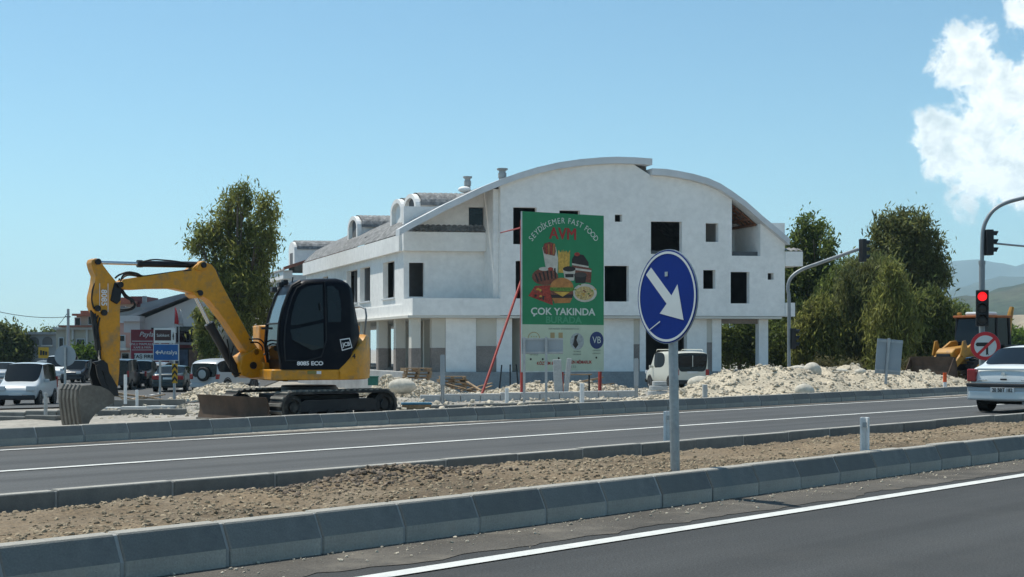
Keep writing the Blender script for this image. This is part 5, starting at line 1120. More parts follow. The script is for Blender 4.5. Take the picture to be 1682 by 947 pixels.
car('white van further up the cross street behind the round sign', 'van', onroad(100, 110), R(-85), wp, 4.7, 1.84, VAN, 1.0, (1.45, -1.45, .32), 'van', headl=(.5, .85, .72, .92))
car('white car at the kerb beside the white van behind the round sign', 'car', onroad(74, 118), R(-80), wp, 4.2, 1.7, SALOON, 1.0, (1.28, -1.28, .3), headl=(.4, .75, .6, .76))
car('dark car waiting behind the bucket linkage', 'car', onroad(128, 100), R(-88), paint('blue_black', (.02,.026,.036), .2), 4.2, 1.7, SUV, .95, (1.28, -1.28, .33), headl=(.4, .75, .7, .86))
car('grey car half hidden behind the bucket linkage', 'car', onroad(152, 106), R(-86), paint('grey', (.16,.17,.18), .2), 4.2, 1.7, SALOON, 1.0, (1.28, -1.28, .3), headl=(.4, .75, .6, .76))
car('small dark car tucked in left of the dark green saloon', 'car', onroad(264, 92), R(93), paint('grey', (.16,.17,.18), .2), 4.0, 1.7, SUV, .92, (1.28, -1.28, .33), tail=(.5, .8, .75, .95))
car('pale car at the far left edge behind the silver van', 'car', onroad(8, 105), R(-80), paint('silver', (.40,.42,.43)), 4.2, 1.7, SALOON, 1.0, (1.28, -1.28, .3), headl=(.4, .75, .6, .76))
t = car('silver off-road car with spare wheel on its back door beside the stone wall', 'car', onroad(372, 70, .3), R(70), paint('silver', (.40,.42,.43)), 4.1, 1.75, SUV, 1.0, (1.25, -1.3, .36), tail=(.66, .84, .7, .95))
b = MB(); b.lathe([(.14, 0), (.34, 0), (.36, .05), (.36, .15), (.32, .2), (.12, .2)], (-2.05, .0, .95), (-1, 0, 0), 24); w_ = b.build('spare_wheel', tyre_m, t, auto=40); b = MB(); b.lathe([(.001, .19), (.2, .2), (.22, .205), (.2, .21), (.001, .21)], (-2.05, 0, .95), (-1, 0, 0), 20); b.build('rim', rim_m, w_)

# ---------------------------------------------------------------- backhoe loader at the far right
old_yellow = mat('faded_machine_yellow', (.40,.19,.02), .55, .2, 2, stain=(.14,.09,.05), stamt=.9, stscale=2.2)
LC = P(1604, 636, 58); LC.z = zt(LC.x, LC.y)+.1; la = R(212)
ld = thing('backhoe_loader', 'yellow wheeled loader with wide black front bucket under the trees', 'loader', LC, la)
def lb(name, m, x0, x1, y0, y1, z0, z1_, par=None, bev=.03): b = MB(); b.box(x0, x1, y0, y1, z0, z1_); return b.build(name, m, par or ld, bevel=bev)
for x, r, w_ in ((1.15, .52, .34), (-1.0, .74, .46)):
    for sg in (1, -1):
        b = MB(); b.lathe([(r*.5, -w_/2), (r*.93, -w_/2), (r, -w_*.3), (r, w_*.3), (r*.93, w_/2), (r*.5, w_/2)], (x, sg*.95, r), (0, sg, 0), 26); wh = b.build('wheel', tyre_m, ld, auto=40)
        b = MB()
        for k in range(18): a = 2*math.pi*k/18; m_ = Matrix.Translation((x, sg*.95, r)) @ Matrix.Rotation(a, 4, 'Y'); b.box(r-.02, r+.035, -w_/2, w_/2, -.035, .035, m_)
        b.build('tread', tyre_m, wh)
        b = MB(); b.lathe([(.001, w_*.3), (r*.3, w_*.3), (r*.5, w_*.4), (r*.52, w_*.52)], (x, sg*.95, r), (0, sg, 0), 20); b.build('rim', old_yellow, wh)
b = MB(); b.prism([(.45, .75), (2.0, .7), (2.08, .85), (2.05, 1.25), (1.85, 1.42), (.45, 1.55)], lambda u, v, w: Vector((u, w, v)), -.45, .45); b.build('bonnet', old_yellow, ld, bevel=.05)
lb('chassis', black, -1.7, 2.0, -.45, .45, .5, .8)
b = MB(); b.prism([(-1.25, 1.0), (.45, 1.0), (.5, 1.55), (.3, 2.72), (-1.1, 2.72), (-1.25, 1.6)], lambda u, v, w: Vector((u, w, v)), -.74, .74); cb = b.build('cab_glass', glass_d, ld)
for x0, z0, x1, z1_ in ((.45, 1.0, .32, 2.72), (-.35, 1.0, -.35, 2.72), (-1.25, 1.0, -1.12, 2.72)):
    for y in (-.76, .76): b = MB(); b.cyl((x0, y, z0), (x1, y, z1_), .05, n=8); b.build('cab_post', black, ld)
lb('cab_roof', mat('faded_orange', (.30,.09,.02), .6, .2, 3), -1.25, .5, -.84, .84, 2.72, 2.82); lb('roof_hatch', wp, -.8, .2, -.45, .45, 2.82, 2.97, bev=.06)
for y in (-.6, .6): lb('work_lamp', tail_m if y > 0 else old_yellow, .3, .42, y-.09, y+.09, 2.83, 2.95)
for sg in (1, -1):
    b = MB(); b.prism([(.35, 1.42), (.55, 1.75), (.9, 1.72), (1.7, 1.25), (2.45, .55), (2.62, .35), (2.5, .28), (1.6, .95), (.8, 1.45)], lambda u, v, w: Vector((u, w*sg, v)), .56, .68); b.build('loader_arm', old_yellow, ld, bevel=.02)
    b = MB(); b.cyl((1.0, sg*.62, 1.05), (2.0, sg*.62, .95), .05, n=10); b.build('ram', chrome, ld)
    b = MB(); b.prism([(1.45, 1.35), (1.6, 1.75), (1.75, 1.72), (1.9, 1.15), (1.7, 1.05)], lambda u, v, w: Vector((u, w*sg, v)), .70, .76); b.build('tilt_link', old_yellow, ld)
pr = [(2.55, .12), (2.6, .75), (2.68, 1.02), (2.8, 1.08), (2.76, .95), (2.70, .70), (2.68, .25), (3.28, .12), (3.28, .06), (2.62, .05)]
b = MB(); b.prism(pr, lambda u, v, w: Vector((u, w, v)), -1.15, 1.15); bk_ = b.build('front_bucket', rust, ld)
for y in (-1.15, 1.12): b = MB(); b.prism([(2.58, .07), (3.27, .07), (3.1, .45), (2.78, 1.05), (2.62, .8)], lambda u, v, w: Vector((u, w, v)), y, y+.03); b.build('side_plate', rust, bk_)
for k in range(7): lb('tooth', steel, 3.2, 3.42, -1.08+.34*k, -.98+.34*k, .05, .10, bk_, 0)
for z in (.45, .75): lb('bucket_bar', black, 2.55, 2.6, -1.1, 1.1, z-.04, z+.04, bk_, .01)
b = MB(); b.tube([(-1.6, 0, .8), (-1.9, 0, 1.5), (-2.1, .0, 2.6), (-2.3, 0, 3.2)], [.16, .16, .13, .1], 8, 2); b.build('backhoe_boom', old_yellow, ld)
lb('grille', black, 2.05, 2.10, -.36, .36, .8, 1.2); lb('mudguard', black, -1.7, -.3, .72, 1.18, 1.5, 1.58); lb('mudguard', black, -1.7, -.3, -1.18, -.72, 1.5, 1.58)

# ---------------------------------------------------------------- loose things on the site
def pallet_stack(px, py, Y, n, label):
    c = P(px, py, Y); c.z = zt(c.x, c.y)+.25; t = thing('pallet_stack', label, 'pallets', c, R(12))
    me = MB()
    for k in range(5): me.box(-.6, .6, -.5+.24*k, -.5+.24*k+.12, .11, .135)
    for x in (-.58, -.05, .48): me.box(x, x+.1, -.5, .58, .02, .108)
    for k in range(2): me.box(-.6, .6, -.5+.96*k, -.4+.96*k, 0, .018)
    ms = me.mesh('pallet'); fixn(ms); ms.materials.append(wood)
    for k in range(n):
        o = bpy.data.objects.new('pallet', ms); COL.objects.link(o); o.parent = t; o.matrix_local = Matrix.Translation((random.uniform(-.08, .08), random.uniform(-.08, .08), .142*k)) @ Matrix.Rotation(random.uniform(-.12, .12), 4, 'Z')
pallet_stack(684, 640, 60, 7, 'stack of weathered wooden pallets against the building corner')
pallet_stack(745, 642, 62, 4, 'low stack of dark pallets right of the taller one')
def planks(px, Y, n, label, seed):
    c = onroad(px, Y, .02); t = thing('timber_pile', label, 'timber', c); rr = random.Random(seed)
    for k in range(n): b = MB(); b.box(-.9, .9, -.06, .06, 0, .04, Matrix.Translation((rr.uniform(-.4, .4), rr.uniform(-.4, .4), .05+.05*k)) @ Matrix.Rotation(rr.uniform(-1.2, 1.2), 4, 'Z') @ Matrix.Rotation(rr.uniform(-.25, .25), 4, 'Y')); b.build('plank', wood, t)
planks(960, 57, 9, 'loose boards heaped under the right side of the billboard', 2); planks(775, 60, 8, 'loose boards lying by the foot of the red brace', 5)
c = onroad(945, 54, .0); t = thing('trestle', 'dark iron trestle standing under the billboard', 'trestle', c)
for x in (-.55, .55):
    for y in (-.25, .25): b = MB(); b.cyl((x, y*1.3, 0), (x, y*.6, .75), .025, n=8); b.build('leg', black, t)
b = MB(); b.box(-.65, .65, -.2, .2, .75, .79); b.build('top', wood, t)
for q, px in enumerate((820, 838, 852)):
    c = onroad(px, 66); t = thing('steel_prop', ('thin dark prop leaning left at the foot of the wall', 'thin dark prop in the middle of three at the wall foot', 'thin dark prop nearest the billboard at the wall foot')[q], 'prop', c)
    b = MB(); b.cyl((0, 0, 0), (.12*(1-q), .2, 1.3), .035, n=8); b.build('tube', black, t); b = MB(); b.box(-.1, .1, -.1, .1, 0, .02); b.build('foot_plate', black, t)
c = P(1080, 650, 45); c.z = zt(c.x, c.y); t = thing('concrete_rings', 'three stacked concrete discs left of the blue sign post', 'concrete rings', c)
for k, (r, z) in enumerate(((.33, 0), (.31, .17), (.24, .32))): b = MB(); b.lathe([(.02, .0), (r, .0), (r, .14), (.02, .14)], (.03*k, 0, z), (0, 0, 1), 24); b.build('ring', conc_l, t, bevel=.015)
c = P(684, 661, 33); c.z = zt(c.x, c.y)+.02; t = thing('blue_panel', 'blue board lying on the ground behind the excavator track', 'board', c, R(8))
b = MB(); b.box(-.36, .36, -.25, .25, .10, .14); b.build('board', mat('blue_board', (.01,.10,.17), .6, .2, 4), t); b = MB(); b.box(-.34, .34, -.2, -.14, .0, .1); b.box(-.34, .34, .14, .2, 0, .1); b.build('battens', wood, t)
c = P(690, 645, 40); bw_ = thing('rubble_bin', 'small green box lying in the rubble behind the excavator', 'box', P(613, 628, 50)); b = MB(); b.box(-.18, .18, -.15, .15, -.1, .2); b.build('box_body', mat('green_box', (.02,.12,.09), .6), bw_, bevel=.01); b = MB(); b.box(-.2, .2, -.17, .17, .2, .24); b.build('lid', mat('green_box', (.02,.12,.09), .6), bw_, bevel=.01)
c = P(1352, 614, 40); b = MB(); b.box(-.35, .35, -.06, .06, -.02, .02, Matrix.Rotation(R(-4), 4, 'Y')); o = b.build('plank', wood); o.location = c; tag(o, 'short plank lying on the rubble crest right of the round boulder', 'plank')
# ---------------------------------------------------------------- trees
def leafmat(n, c, c2): return mat('leaves_'+n, c, .55, .2, .5, col2=c2, island=.5, trans=.55, spec=.2)
lf_euc = leafmat('eucalyptus', (.15,.175,.046), (.25,.25,.072)); lf_dark = leafmat('dark', (.085,.11,.034), (.16,.18,.052)); lf_green = leafmat('green', (.085,.125,.034), (.165,.20,.05)); lf_olive = leafmat('olive', (.10,.12,.045), (.18,.19,.066)); lf_bright = leafmat('bright', (.08,.14,.02), (.14,.20,.03))
def tree(label, base, hgt, lobes, leaf, n_cl, per, ll=.30, lw=.07, trunk_r=.2, bk=bark, droop=.7, cat='tree', seed=1, name='tree', group='trees', spread=.55, fork=None):
    """lobes: (x, y, z, rx, ry, rz) ellipsoids of the crown relative to the base; leaves hang in clumps near the lobes' skins, limbs reach into each lobe"""
    g = np.random.default_rng(seed); t = thing(name, label, cat, base, 0, group); b = MB()
    top = max(l[2] for l in lobes); fk = fork if fork else hgt*.28
    b.tube([(0, 0, -.4), (.05*hgt*.1, 0, fk*.5), (0, .02*hgt, fk), (lobes[0][0]*.4, lobes[0][1]*.4, lobes[0][2])], [trunk_r*1.25, trunk_r, trunk_r*.8, trunk_r*.25], 9, 3)
    b.build('trunk', bk, t, smooth=True)
    rr = random.Random(seed); ends = []
    for l in lobes:
        b = MB(); st_ = Vector((0, .02*hgt, fk*rr.uniform(.6, 1.0))); e = Vector(l[:3])+Vector((rr.uniform(-.2, .2)*l[3], rr.uniform(-.2, .2)*l[4], l[5]*.35)); md = st_.lerp(e, .5)+Vector((rr.uniform(-.3, .3), rr.uniform(-.3, .3), .3))
        b.tube([st_, md, e], [trunk_r*.5, trunk_r*.32, .03], 7, 4)
        for k in range(4):
            a = st_.lerp(e, rr.uniform(.45, .9)); c = Vector(l[:3])+Vector((rr.uniform(-.8, .8)*l[3], rr.uniform(-.8, .8)*l[4], rr.uniform(-.5, .8)*l[5])); b.tube([a, a.lerp(c, .5)+Vector((0, 0, .2)), c], [trunk_r*.2, trunk_r*.13, .015], 5, 3)
        b.build('limb', bk, t, smooth=True)
    V = []
    wts = np.array([l[3]*l[4]*l[5] for l in lobes])**.67; wts /= wts.sum()
    for i in range(n_cl):
        l = lobes[g.choice(len(lobes), p=wts)]; d = g.normal(size=3); d /= np.linalg.norm(d); rad = g.uniform(.35, 1.0)**.6
        c = np.array(l[:3])+d*rad*np.array(l[3:]); m = max(4, int(per*g.uniform(.5, 1.4))); sp = spread*g.uniform(.35, .85)
        off = g.normal(size=(m, 3))*np.array([sp*.5, sp*.5, sp*.62]); off[:, 2] -= np.abs(g.normal(size=m))*sp*.35*droop
        pos = c+off; n = m
        ax = g.normal(size=(n, 3)); ax[:, 2] -= 1.6*droop; ax /= np.linalg.norm(ax, axis=1)[:, None]
        sd_ = np.cross(ax, g.normal(size=(n, 3))); sd_ /= np.linalg.norm(sd_, axis=1)[:, None]
        s = g.uniform(.6, 1.3, n)[:, None]; h_ = ax*ll*s*.5; w_ = sd_*lw*s*.5
        V.append(np.stack([pos-h_, pos-h_*.1+w_, pos+h_, pos-h_*.1-w_], 1))
    V = np.concatenate(V).reshape(-1, 3); n = len(V)//4
    me = bpy.data.meshes.new('crown'); me.vertices.add(len(V)); me.vertices.foreach_set('co', V.astype(np.float32).ravel()); me.loops.add(n*4); me.loops.foreach_set('vertex_index', np.arange(n*4, dtype=np.int32))
    me.polygons.add(n); me.polygons.foreach_set('loop_start', np.arange(0, n*4, 4, dtype=np.int32)); me.polygons.foreach_set('loop_total', np.full(n, 4, dtype=np.int32)); me.update(); me.validate()
    me.materials.append(leaf); o = bpy.data.objects.new('crown', me); COL.objects.link(o); o.parent = t
    return t
def lobes_px(base, Y, lst):                # crown lobes from the photo: (px, py, rx px, rz px, depth offset)
    k = Y/F; o = []
    for px, py, rx, rz, dy in lst:
        p = P(px, py, Y+dy); o.append((p.x-base.x, p.y-base.y, p.z-base.z, rx*k, max(rx, rz)*k*.9, rz*k))
    return o
def ptree(label, px, Y, lst, leaf, n_cl, per, **kw):
    x = (px-CX)/F*Y; base = Vector((x, Y, zt(x, Y, False))); lb_ = lobes_px(base, Y, lst); h = max(l[2]+l[5] for l in lb_)
    return tree(label, base, h, lb_, leaf, n_cl, per, **kw)
ptree('tall loose eucalyptus standing alone behind the excavator boom', 385, 88, [(400,320,14,18,0),(376,340,20,24,1),(438,345,16,24,-1),(348,375,22,24,0),(395,375,32,34,1.5),(436,392,20,32,0),(326,398,13,18,-.5),(372,425,34,34,0),(414,432,30,40,1),(390,475,34,36,-.5),(425,485,20,36,0),(365,465,24,30,1),(400,515,30,30,0),(346,525,12,20,0),(430,512,16,26,1)], lf_euc, 600, 36, ll=.38, lw=.10, trunk_r=.20, bk=bark, seed=11, spread=.95)
ptree('tall dark tree rising just behind the right end of the white building', 1322, 98, [(1330,380,26,26,0),(1312,405,28,30,1),(1350,410,24,30,-1),(1330,445,38,40,0),(1300,470,34,44,1),(1355,470,26,40,0),(1325,510,44,44,0),(1340,560,50,40,0),(1290,560,40,36,0)], lf_green, 480, 48, ll=.36, lw=.13, seed=21, spread=.95, trunk_r=.25)
ptree('tallest ragged eucalyptus of the roadside clump, dark and open at the top', 1480, 92, [(1482,362,26,22,0),(1455,378,24,24,1),(1515,378,26,26,-1),(1480,400,36,34,0),(1522,412,26,30,0),(1440,415,22,30,1),(1500,440,40,40,0),(1535,455,20,26,0),(1455,455,30,36,-1),(1480,500,50,44,0),(1545,445,14,14,0)], lf_olive, 560, 48, ll=.36, lw=.11, seed=31, spread=.9, trunk_r=.28)
ptree('weeping willow-like tree at the centre of the roadside clump', 1420, 84, [(1420,445,32,30,0),(1395,470,30,32,-1),(1450,470,30,40,0),(1410,510,44,44,0),(1460,520,36,44,1),(1425,560,52,40,0),(1385,545,34,42,-1)], lf_olive, 460, 52, ll=.42, lw=.08, droop=1.2, seed=41, spread=.9, trunk_r=.22)
ptree('bright green drooping tree in front of the dark roadside clump', 1465, 78, [(1462,440,18,20,0),(1468,480,26,34,0),(1450,520,26,40,0),(1480,530,24,40,0),(1462,575,36,34,0)], lf_euc, 240, 66, ll=.42, lw=.075, droop=1.2, seed=43, spread=.8, trunk_r=.16)
ptree('broad bushy tree at the right end of the roadside clump', 1530, 80, [(1530,500,26,24,0),(1505,525,30,34,-1),(1550,528,26,34,0),(1525,560,44,40,0),(1560,565,24,34,0),(1500,575,34,30,1)], lf_dark, 430, 52, ll=.36, lw=.10, droop=1.0, seed=47, spread=.85, trunk_r=.2)
ptree('leafy bush-like tree left of the clump, behind the far signal mast', 1345, 82, [(1345,520,28,30,0),(1330,550,28,34,0),(1365,555,30,36,0),(1345,585,44,30,0)], lf_euc, 260, 90, ll=.34, lw=.09, droop=1., seed=53, spread=.8, trunk_r=.15)
ptree('low dark tree filling the gap between the drooping trees', 1400, 90, [(1395,540,44,44,0),(1440,560,50,40,1),(1490,570,50,40,0),(1370,585,40,30,-2)], lf_dark, 360, 90, ll=.34, lw=.11, seed=59, spread=.85, trunk_r=.2)
ptree('mid green tree joining the signal mast bush to the roadside clump', 1392, 88, [(1392,450,24,26,0),(1372,485,26,36,0),(1412,490,28,36,0),(1388,530,40,40,0),(1400,580,50,34,0)], lf_green, 360, 52, ll=.36, lw=.11, droop=.9, seed=63, spread=.85, trunk_r=.2)
ptree('small light tree showing through the open ground floor of the building', 1215, 100, [(1215,545,34,30,0),(1190,570,34,26,0),(1240,570,34,30,0),(1270,550,30,34,0),(1295,580,30,24,0)], lf_green, 300, 80, ll=.36, lw=.11, seed=61, spread=.9, trunk_r=.18)
ptree('small green tree behind the loader, left of the red lamp', 1572, 110, [(1572,520,20,18,0),(1560,545,26,26,0),(1588,548,22,24,0)], lf_green, 160, 80, ll=.36, lw=.11, seed=67, spread=.8, trunk_r=.15)
for k, (px, Y, ry, lab) in enumerate(((1660, 150, 552, 'round green tree beyond the white saloon roof'), (1640, 170, 556, 'paler round tree left of the one beyond the saloon'), (1690, 160, 556, 'round tree cut by the picture edge behind the saloon'), (1605, 185, 560, 'far round tree behind the signal post'))):
    ptree(lab, px, Y, [(px, ry+6, 24, 18, 0), (px-14, ry+18, 20, 14, 0), (px+14, ry+18, 20, 14, 0)], lf_green if k % 2 else lf_bright, 150, 60, ll=.5, lw=.18, seed=70+k, spread=1.1, trunk_r=.2)
for k, (px, Y, ry, lab) in enumerate(((15, 150, 555, 'dense dark tree at the far left behind the silver van'), (45, 165, 565, 'dark round tree right of the far left one'), (-25, 150, 550, 'dark tree cut by the left picture edge'), (75, 230, 562, 'distant dark tree among the houses by the yellow sign'))):
    ptree(lab, px, Y, [(px, ry, 26, 20, 0), (px-18, ry+16, 24, 22, 0), (px+18, ry+18, 24, 20, 0), (px, ry+30, 34, 20, 0)], lf_dark if k != 2 else lf_green, 240, 70, ll=.55, lw=.22, seed=80+k, spread=1.2, trunk_r=.25)
ptree('bright green garden bush before the beige house', 137, 135, [(130,585,16,12,0),(146,584,14,12,0)], lf_bright, 90, 80, ll=.4, lw=.18, seed=90, spread=.8, trunk_r=.1, cat='bush', name='bush', group='bushes')
ptree('small shrub by the stone wall in front of the pale gable house', 338, 84, [(336,545,12,26,0),(330,520,10,14,0),(344,575,12,20,0)], lf_euc, 90, 60, ll=.3, lw=.09, seed=91, spread=.6, trunk_r=.06, cat='bush', name='bush', group='bushes')
for k, (px, lab) in enumerate(((1500, 'dry weedy bush left of the loader bucket'), (1525, 'dry weedy bush touching the loader bucket'), (1350, 'dry weedy bush under the far signal mast'), (1395, 'dry weedy bush below the drooping trees'), (1575, 'dry weedy bush behind the loader bucket'))):
    ptree(lab, px, 58+k, [(px, 605, 16, 8, 0), (px+8, 610, 12, 7, 0)], mat('dry_weeds', (.13,.115,.045), .7, .3, 3, island=.4, trans=.3), 60, 50, ll=.22, lw=.04, droop=-.6, seed=95+k, spread=.35, trunk_r=.03, cat='bush', name='bush', group='weeds')
# ---------------------------------------------------------------- houses and street furniture along the cross street
def hfront(root, Y, name, m, px0, px1, py0, py1, y0=0., dep=.3, bev=0.):        # a block facing the junction, given by its face in the photo
    a = P(px0, py1, Y); c = P(px1, py0, Y); b = MB(); b.box(a.x, c.x, Y+y0, Y+y0+dep, a.z, c.z); return b.build(name, m, root, world=True, bevel=bev)
def house(label, px, Y, name='house'): x = (px-CX)/F*Y; return thing(name, label, 'house', (x, Y, -1.2), 0, 'houses on the cross street')
def hwin(root, Y, px0, px1, py0, py1, fm=None):
    f = hfront(root, Y, 'window', fm or trim, px0-1.2, px1+1.2, py0-1.2, py1+1.2, -.10, .12); g_ = hfront(root, Y, 'pane', glass_d, px0, px1, py0, py1, -.13, .04); g_.parent = f; return f
cream_w = mat('cream_wall', (.46,.42,.34), .9, .1, .6, bump=.1, stain=(.33,.30,.25), stamt=.4); pink_w = mat('pink_wall', (.52,.30,.25), .9, .1, .6); grey_roof = mat('grey_sheet_roof', (.20,.22,.24), .6, .1, .8, metal=.2); white_w = mat('pale_wall', (.55,.55,.52), .9, .06, .4, stain=(.42,.42,.40), stamt=.3); grey_w = mat('grey_wall', (.22,.22,.215), .9, .1, .6)
Y = 116; h1 = house('pale gable house with long grey sloping roof behind the road signs', 285, Y)
b = MB(); b.prism([(P(x, y, Y).x, P(x, y, Y).z) for x, y in ((214,616),(214,531),(240,521),(318,489),(362,472),(362,616))], lambda u, v, w: Vector((u, w, v)), Y, Y+12); b.build('wall', white_w, h1, world=True)
b = MB(); b.prism([(P(x, y, Y).x, P(x, y, Y).z) for x, y in ((205,528),(318,484),(372,464),(372,458),(318,478),(205,522))], lambda u, v, w: Vector((u, w, v)), Y-.8, Y+13); b.build('roof', grey_roof, h1, world=True)
b = MB(); b.add([P(235, 517, Y+13), P(235, 499, Y+13), P(303, 482, Y+13), P(322, 478, Y+13), P(240, 512, Y+13)], [(0, 1, 2, 3, 4)]); b.prism([(P(x, y, Y+14).x, P(x, y, Y+14).z) for x, y in ((232,520),(235,499),(300,483),(330,480),(330,500))], lambda u, v, w: Vector((u, w, v)), Y+13.2, Y+18); b.build('rear_roof', grey_roof, h1, world=True)
hfront(h1, Y, 'bay', white_w, 210, 236, 528, 546, -1.2, 1.19); hfront(h1, Y, 'bay_eave', white_w, 206, 238, 519, 528, -1.6, 1.59)
for q in ((250, 276, 539, 556), (292, 318, 537, 562)): hwin(h1, Y, *q, fm=black_s)
for k in range(9): hfront(h1, Y, 'rail_post', black_s, 296+5.5*k, 297+5.5*k, 548, 562, -1.5, .06)
hfront(h1, Y, 'rail', black_s, 295, 342, 547, 548.2, -1.5, .06); hfront(h1, Y, 'balcony_slab', grey_w, 290, 346, 562, 566, -1.6, 1.59)
hfront(h1, Y, 'shop_front', black_s, 290, 347, 566, 612, -1.2, 1.18)
for q, (x0, x1, m) in enumerate(((294, 314, mat('poster_blue', (.05,.09,.14), .5, .6, 1.2)), (316, 342, mat('poster_tan', (.16,.10,.07), .5, .6, 1.2)))): hfront(h1, Y, 'poster', m, x0, x1, 574, 608, -1.26, .05)
hfront(h1, Y, 'shop_sign', mat('dark_red_sign', (.12,.012,.018), .5), 292, 340, 564.5, 571, -1.34, .1)
for px, zc, m in ((286.5, 0, red_s), (294, 1, mat('flag_white', (.45,.45,.45), .8))):
    t = thing('flagpole', ('flagpole with a limp red flag before the pale gable house', 'flagpole with a limp pale flag before the pale gable house')[zc], 'flagpole', P(px, 600, 104)); b = MB(); b.cyl(P(px, 602, 104), P(px, 503+zc*2, 104), .04, n=8); b.build('pole', galv, t, world=True)
    b = MB(); n = 8
    for j in range(n+1):
        for i in range(4): p = P(px+.6+i*(.6+.28*j), 504+zc*2+j*3.4+i*.8, 104); b.v.append((p.x, p.y+.12*math.sin(i*2.1+j*.6), p.z))
    b.f = [(j*4+i, j*4+i+1, (j+1)*4+i+1, (j+1)*4+i) for j in range(n) for i in range(3)]; fl = b.build('flag', m, t, world=True, smooth=True); fl.modifiers.new('th', 'SOLIDIFY').thickness = .01
Y = 108; h2 = thing('shop', 'red fronted bakery shop with white name band behind the pickup', 'shop', P(234, 612, Y), 0, 'houses on the cross street')
redb = mat('shop_red', (.24,.016,.03), .5, .1, 1.); hfront(h2, Y, 'front', redb, 215, 252, 541, 612, 0, 5); hfront(h2, Y, 'name_band', white_s, 221, 251, 580, 591, -.08, .07)
hfront(h2, Y, 'top_panel', mat('shop_red_dark', (.17,.012,.02), .5), 216, 251, 542, 558, -.06, .05); hfront(h2, Y, 'stripe', white_s, 217, 251, 559.5, 560.5, -.05, .04); hfront(h2, Y, 'stripe', white_s, 217, 251, 574, 574.8, -.05, .04)
def wtext(body, px, py, Y, size, m, par, **k): return text(body, size, m, par, frame(P(px, py, Y), (1, 0, 0), (0, 0, 1)), **k)
wtext('TAŞ FIRIN', 237, 585.5, Y-.1, .40, black_s, h2, bold=.01); wtext('Paylaş', 243, 549, Y-.08, .55, white_s, h2, shear=.3); wtext('UNLU MAMULLER', 234, 565, Y-.06, .26, white_s, h2); wtext('KAFE & FIRIN', 234, 570.5, Y-.06, .24, white_s, h2)
hfront(h2, Y, 'doorway', glass_d, 226, 248, 595, 612, -.03, .03)
Y = 122; h3 = house('pink house with white balcony and flat grey top left of the red shop', 202, Y)
hfront(h3, Y, 'upper_wall', grey_w, 186, 234, 504, 530, 0, 8); hfront(h3, Y, 'wall', pink_w, 186, 216, 530, 616, -.4, 8); hfront(h3, Y, 'balcony', white_w, 190, 216, 571, 575, -1.6, 1.2); hfront(h3, Y, 'balcony_screen', conc_l, 196, 214, 560, 571, -1.5, .1); hwin(h3, Y-.4, 197, 205, 551, 566); hfront(h3, Y, 'shop_front', redb, 190, 198, 577, 600, -.5, .1); hwin(h3, Y-.4, 201, 212, 580, 600); hfront(h3, Y, 'parapet', trim, 185, 217, 527, 530, -.6, .6)
Y = 150; h4 = house('distant house with red tiled attic above the pink house', 215, Y)
hfront(h4, Y, 'wall', cream_w, 190, 222, 498, 620, 0, 8); hfront(h4, Y, 'roof', tile_red, 188, 224, 494, 499, -.8, 9); hfront(h4, Y, 'attic', mat('dark_red_wall', (.14,.04,.04), .8), 212, 235, 486, 510, .5, 6); hfront(h4, Y, 'roof_stripe', tile_red, 194, 212, 488, 494, .5, 6); hwin(h4, Y, 198, 206, 503, 512)
b = MB(); b.cyl(P(237.5, 510, Y), P(237.5, 486, Y), .25, n=10); b.build('flue', galv_d, h4, world=True)
Y = 140; h5 = house('beige house with stepped red roofs left of the dipper', 125, Y)
hfront(h5, Y, 'wall', cream_w, 92, 160, 540, 616, 0, 9); hfront(h5, Y, 'upper_wall', cream_w, 118, 165, 517, 541, 1.5, 8); hfront(h5, Y, 'roof', tile_red, 115, 168, 514.5, 518, .6, 10); hfront(h5, Y, 'roof_top', tile_red, 122, 150, 509, 515, 2, 6); hfront(h5, Y, 'lower_roof', tile_red, 100, 160, 534, 537, -.8, 2.2); hfront(h5, Y, 'cornice', white_w, 90, 161, 537.2, 541, -.5, .5)
for q in ((127, 139, 557, 578), (98, 104, 555, 576), (146, 156, 520, 532), (124, 132, 522, 534)): hwin(h5, Y if q[2] > 540 else Y+1.5, *q)
for x in (119, 142): hfront(h5, Y, 'pilaster', white_w, x, x+3, 541, 605, -.25, .25)
Y = 150; h6 = house('grey house with two arched openings behind the yellow sign', 70, Y)
hfront(h6, Y, 'wall', mat('blue_grey_wall', (.30,.32,.33), .9, .1, .6), 46, 92, 547, 618, 0, 8); hfront(h6, Y, 'roof_slab', conc, 44, 94, 545, 549, -.6, 9)
for x in (56, 78):
    b = MB(); pts = [(x-8, 566)]+[(x-8*math.cos(R(180*k/10)), 560-7*math.sin(R(180*k/10))) for k in range(11)]+[(x+8, 566)]; b.prism([(P(u, v, Y).x, P(u, v, Y).z) for u, v in pts], lambda u, v, w: Vector((u, w, v)), Y-.08, Y-.02); b.build('arch_opening', inside, h6, world=True)
    hfront(h6, Y, 'arch_sill', white_w, x-9, x+9, 566.3, 568.5, -.3, .29)
